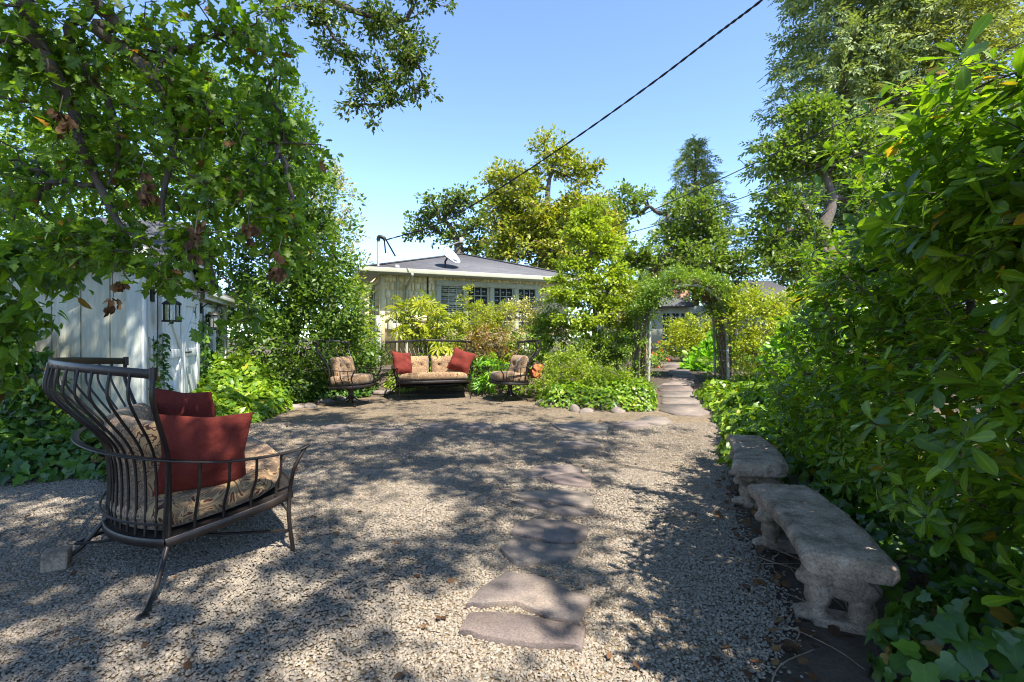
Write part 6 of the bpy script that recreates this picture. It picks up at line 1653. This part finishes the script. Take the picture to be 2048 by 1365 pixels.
lob = pxl((20, 520, 3.6, 80, 60, .3), (95, 545, 3.6, 70, 40, .25), (40, 610, 3.6, 70, 40, .25), (130, 600, 3.5, 26, 24, .12), (-20, 680, 3.6, 60, 80, .3), (60, 660, 3.6, 36, 24, .12), (170, 520, 3.7, 50, 34, .2), (10, 780, 3.6, 30, 50, .15))
cen, org = in_lobes(lob, 110, 0.8)
L = clump(cen, org, 7, 0.1, 0.085, up=0.4, out=0.8, droop=0.8)
C0 = np.array([-4.2, 3.5, 0.0])
limbs_tree('climbing_vine', 'heart leaved climber draped at the left edge over the shed wall', C0, [([C0, C0 + [0.1, 0.05, 0.8], C0 + [0.15, 0.1, 1.5], C0 + [0.6, 0.1, 1.85], P(120, 510, 3.65)], [0.03, 0.025, 0.02, 0.012, 0.004])], cen, org, L, HEART, LF['oak'], M['vine'], 0.0015, 200, 'heart', 'vine', crown='foliage')

# ------------------------------------------------------------------ glossy hedge on the right
lob = [(np.array(c), np.array(r)) for c, r in (
    ((2.62, 4.0, 0.75), (0.5, 0.8, 0.75)), ((2.4, 3.0, 0.8), (0.5, 0.7, 0.85)), ((2.15, 2.2, 0.85), (0.5, 0.65, 0.85)), ((1.95, 1.55, 0.8), (0.5, 0.5, 0.8)),
    ((2.5, 3.3, 1.55), (0.55, 0.65, 0.55)), ((2.25, 2.55, 1.85), (0.5, 0.55, 0.5)), ((1.95, 1.85, 1.75), (0.45, 0.5, 0.45)), ((1.72, 1.4, 1.6), (0.32, 0.35, 0.42)), ((2.7, 2.6, 1.6), (0.6, 0.8, 0.8)), ((2.0, 0.75, 1.2), (0.5, 0.55, 1.15)), ((1.7, 0.6, 1.9), (0.45, 0.5, 0.5)), ((1.66, 0.95, 1.95), (0.4, 0.5, 0.6)), ((1.62, 1.65, 1.8), (0.28, 0.35, 0.42)), ((3.05, 5.0, 0.75), (0.45, 0.6, 0.75)))]
cen, org = in_lobes(lob, 3700, 0.6, 0.16)
xm = np.interp(cen[:, 1], [1.0, 1.94, 3.0, 3.45, 4.5, 5.5], [1.2, 1.52, 1.82, 1.93, 2.28, 2.45])
ok = (cen[:, 0] > xm - np.where(cen[:, 2] > 0.75, 0.22, -0.06)) & (cen[:, 2] > 0.04) & ((cen[:, 1] > 0.95) | (cen[:, 0] > cen[:, 1] * 1.06 + 0.25)) & ((cen[:, 0] < xm + 0.5) | (rng.random(len(cen)) < 0.8))
cen, org = cen[ok], org[ok]
# long shoots standing out of the top and flank
sh = np.array([P(1640, 385, 2.9), P(1660, 300, 2.9), P(1690, 270, 2.8), P(1740, 225, 2.6), P(1800, 170, 2.3), P(1850, 200, 2.1), P(1900, 150, 1.9), P(1960, 135, 1.75), P(1990, 160, 1.7), P(1760, 190, 2.5), P(1640, 560, 3.1), P(1600, 640, 3.4), P(1630, 480, 3.0), P(1700, 360, 2.8), P(1590, 700, 3.6), P(1830, 260, 2.1), P(1930, 260, 1.6), P(1880, 330, 1.7), P(2000, 330, 1.4), P(1980, 450, 1.4), P(1700, 470, 2.6), P(1560, 760, 3.8), P(1650, 620, 2.9), P(1900, 640, 1.9), P(1960, 760, 1.7)])
cen = np.concatenate([cen, sh]); org = np.concatenate([org, sh - [-0.4, -0.1, 0.5]])
axis = nrmz(nrmz(cen - org) + [0, 0, 0.75] + rng.normal(size=cen.shape) * 0.25)
m = 9; kk = len(cen)
a1 = nrmz(np.cross(axis, [0.3, 0.2, 0.9])); a2 = np.cross(axis, a1)
th = (np.arange(m) * 2.4)[None] + rng.random((kk, 1)) * 6; tier = np.linspace(0.1, 1.0, m)[None] + rng.normal(size=(kk, m)) * 0.12
rad = a1[:, None] * np.cos(th)[..., None] + a2[:, None] * np.sin(th)[..., None]
d = nrmz(rad * (0.45 + 0.75 * tier)[..., None] + axis[:, None] * (0.75 - 0.85 * tier)[..., None] + [0, 0, -0.12]).reshape(-1, 3)
nm = nrmz(axis[:, None] * 0.9 - rad * (0.55 - 0.5 * tier)[..., None] + rng.normal(size=(kk, m, 3)) * 0.16).reshape(-1, 3)
pos = (cen[:, None] - axis[:, None] * (0.05 * tier)[..., None]).reshape(-1, 3)
sz = (0.106 * (0.55 + 0.7 * rng.random((kk, 1))) * (0.7 + 0.35 * rng.random((kk, m)))).reshape(-1)
H0 = np.array([2.5, 2.9, 0.0])
stems = [([(2.75 + dx, y, 0), (2.7 + dx, y, 0.5), (2.6 + dx * 0.6, y + 0.05, 1.0), (2.45 + dx * 0.3, y - 0.05, 1.5), (2.42, y - 0.1, 1.75 - 0.3 * max(0, y - 2.5))], [0.045, 0.035, 0.026, 0.018, 0.008]) for dx, y in ((0, 3.9), (0.05, 3.2), (0, 2.7), (-0.2, 2.2), (-0.4, 1.7))]
limbs_tree('glossy_hedge', 'tall glossy leaved hedge bush crowding behind the benches', H0, stems, cen, org, (pos, d, nm, sz), OBOV, LF['pit'], M['bark_oak'], 0.0017, 300, 'hedgeleaf', 'hedge', crown='foliage', low=OBOV_LOW)

# ------------------------------------------------------------------ litter: dry twigs and leaves by the bench
tw = MB()
for i in range(46):
    x, y = rng.uniform(0.75, 1.5), rng.uniform(1.55, 3.0)
    if x > edge_right(y) + 0.28 or x < edge_right(y) - 0.22: continue
    a = rng.uniform(0, 6.28); Ln = rng.uniform(0.1, 0.4); dd_ = np.array([math.cos(a), math.sin(a), 0])
    p0 = np.array([x, y, 0.016])
    tw.tube(smooth_path([p0, p0 + dd_ * Ln * 0.5 + [rng.normal() * 0.03, rng.normal() * 0.03, 0.02], p0 + dd_ * Ln + [0, 0, 0.0]], 4), 0.0015 + 0.0018 * rng.random(), 4)
o = tw.build('twig_litter', M['vine'], None, True); tag(o, 'dry twigs scattered on the soil along the nearest bench', 'twigs', kind='stuff')
n = 900; x = rng.uniform(0.5, 2.3, n); y = rng.uniform(1.4, 4.6, n); k = x > edge_right(y) - 0.06 - 0.12 * rng.random(n)
x, y = x[k], y[k]; n = len(x)
L1 = (np.stack([x, y, 0.012 + 0.012 * rng.random(n)], 1), nrmz(rng.normal(size=(n, 3)) * [1, 1, 0.15]), nrmz(rng.normal(size=(n, 3)) * 0.4 + [0, 0, 1]), 0.035 + 0.03 * rng.random(n))
n2 = 160; x = rng.uniform(-3.5, 1.6, n2); y = rng.uniform(1.6, 7, n2)
L2 = (np.stack([x, y, zg(x, y) + 0.022], 1), nrmz(rng.normal(size=(n2, 3)) * [1, 1, 0.15]), nrmz(rng.normal(size=(n2, 3)) * 0.4 + [0, 0, 1]), 0.02 + 0.025 * rng.random(n2))
o = link('leaf_litter', leaf_mesh('leaf_litter', ROUND, cat_L(L1, L2), LF['dry'])); tag(o, 'fallen brown leaves lying on soil and gravel', 'leaf litter', kind='stuff')

# dried leaf clusters still hanging in the oak
for i, (px0, py0, d0) in enumerate(((285, 372, 2.75), (122, 250, 2.7), (500, 458, 2.85), (228, 575, 2.9), (395, 478, 2.75), (560, 530, 2.95))):
    c0 = P(px0, py0, d0); L = clump(c0 + rng.normal(size=(5, 3)) * [0.02, 0.02, 0.05], np.repeat(c0[None] + [0, 0, 0.2], 5, 0), 7, 0.03, 0.045, droop=1.2, rnd=0.9)
    r_ = empty('dead_leaf_cluster', c0, 0, ['brown dead leaf cluster in the middle of the hanging oak boughs', 'dark dead leaf cluster high in the oak near the left edge', 'rusty dead leaf cluster at the lower right of the oak boughs', 'curled brown leaf cluster dangling before the grey shed wall', 'dark dead leaf cluster above the first shed lantern', 'small rusty leaf cluster at the lowest oak fringe by the evergreen'][i], 'dead leaves', 'dead leaf clusters hanging in the oak')
    MB().tube(smooth_path([c0 + [0.01, 0, 0.16], c0 + [-0.01, 0, 0.06], c0 + [0, 0, -0.06]], 4), 0.003, 4).build('twig', M['twig'], r_, True, c0)
    link('leaves', leaf_mesh('leaves', ROUND, L, LF['dry']), r_, c0)
b = G(1550, 1066)
k = N('pale_blue_plastic'); k.b.inputs['Base Color'].default_value = (0.3, 0.42, 0.5, 1); k.b.inputs['Roughness'].default_value = 0.4
k.bump(k.noise(k.coord('Object'), 60, 2).outputs['Fac'], 0.1, 0.003)
o = MB().bbox((0, 0, 0), (0.09, 0.05, 0.012), 0.004).build('plastic_lid', k.m); o.location = (b[0], b[1], b[2] + 0.04); o.rotation_euler = (0.35, 0.12, 0.3)
tag(o, 'small pale blue plastic lid lying under the nearest bench', 'lid')
pg = np.array([G(x, y)[:2] for x, y in ((1312, 778), (1314, 752), (1326, 744), (1340, 752), (1334, 768), (1326, 780))])
zc = zgf(*pg.mean(0)); V = [(x, y, zgf(x, y) + 0.012) for x, y in pg]
o = MB().add(V, [tuple(range(len(V)))[::-1]]).build('dark_gravel', mat_simple('dark_gravel_chips', (0.03, 0.026, 0.024), (0.11, 0.1, 0.09), 40, 0.9, 1.0, 60, 0, 0.3, 0.02)); tag(o, 'dark gravel patch beside the steps under the arch', kind='structure')
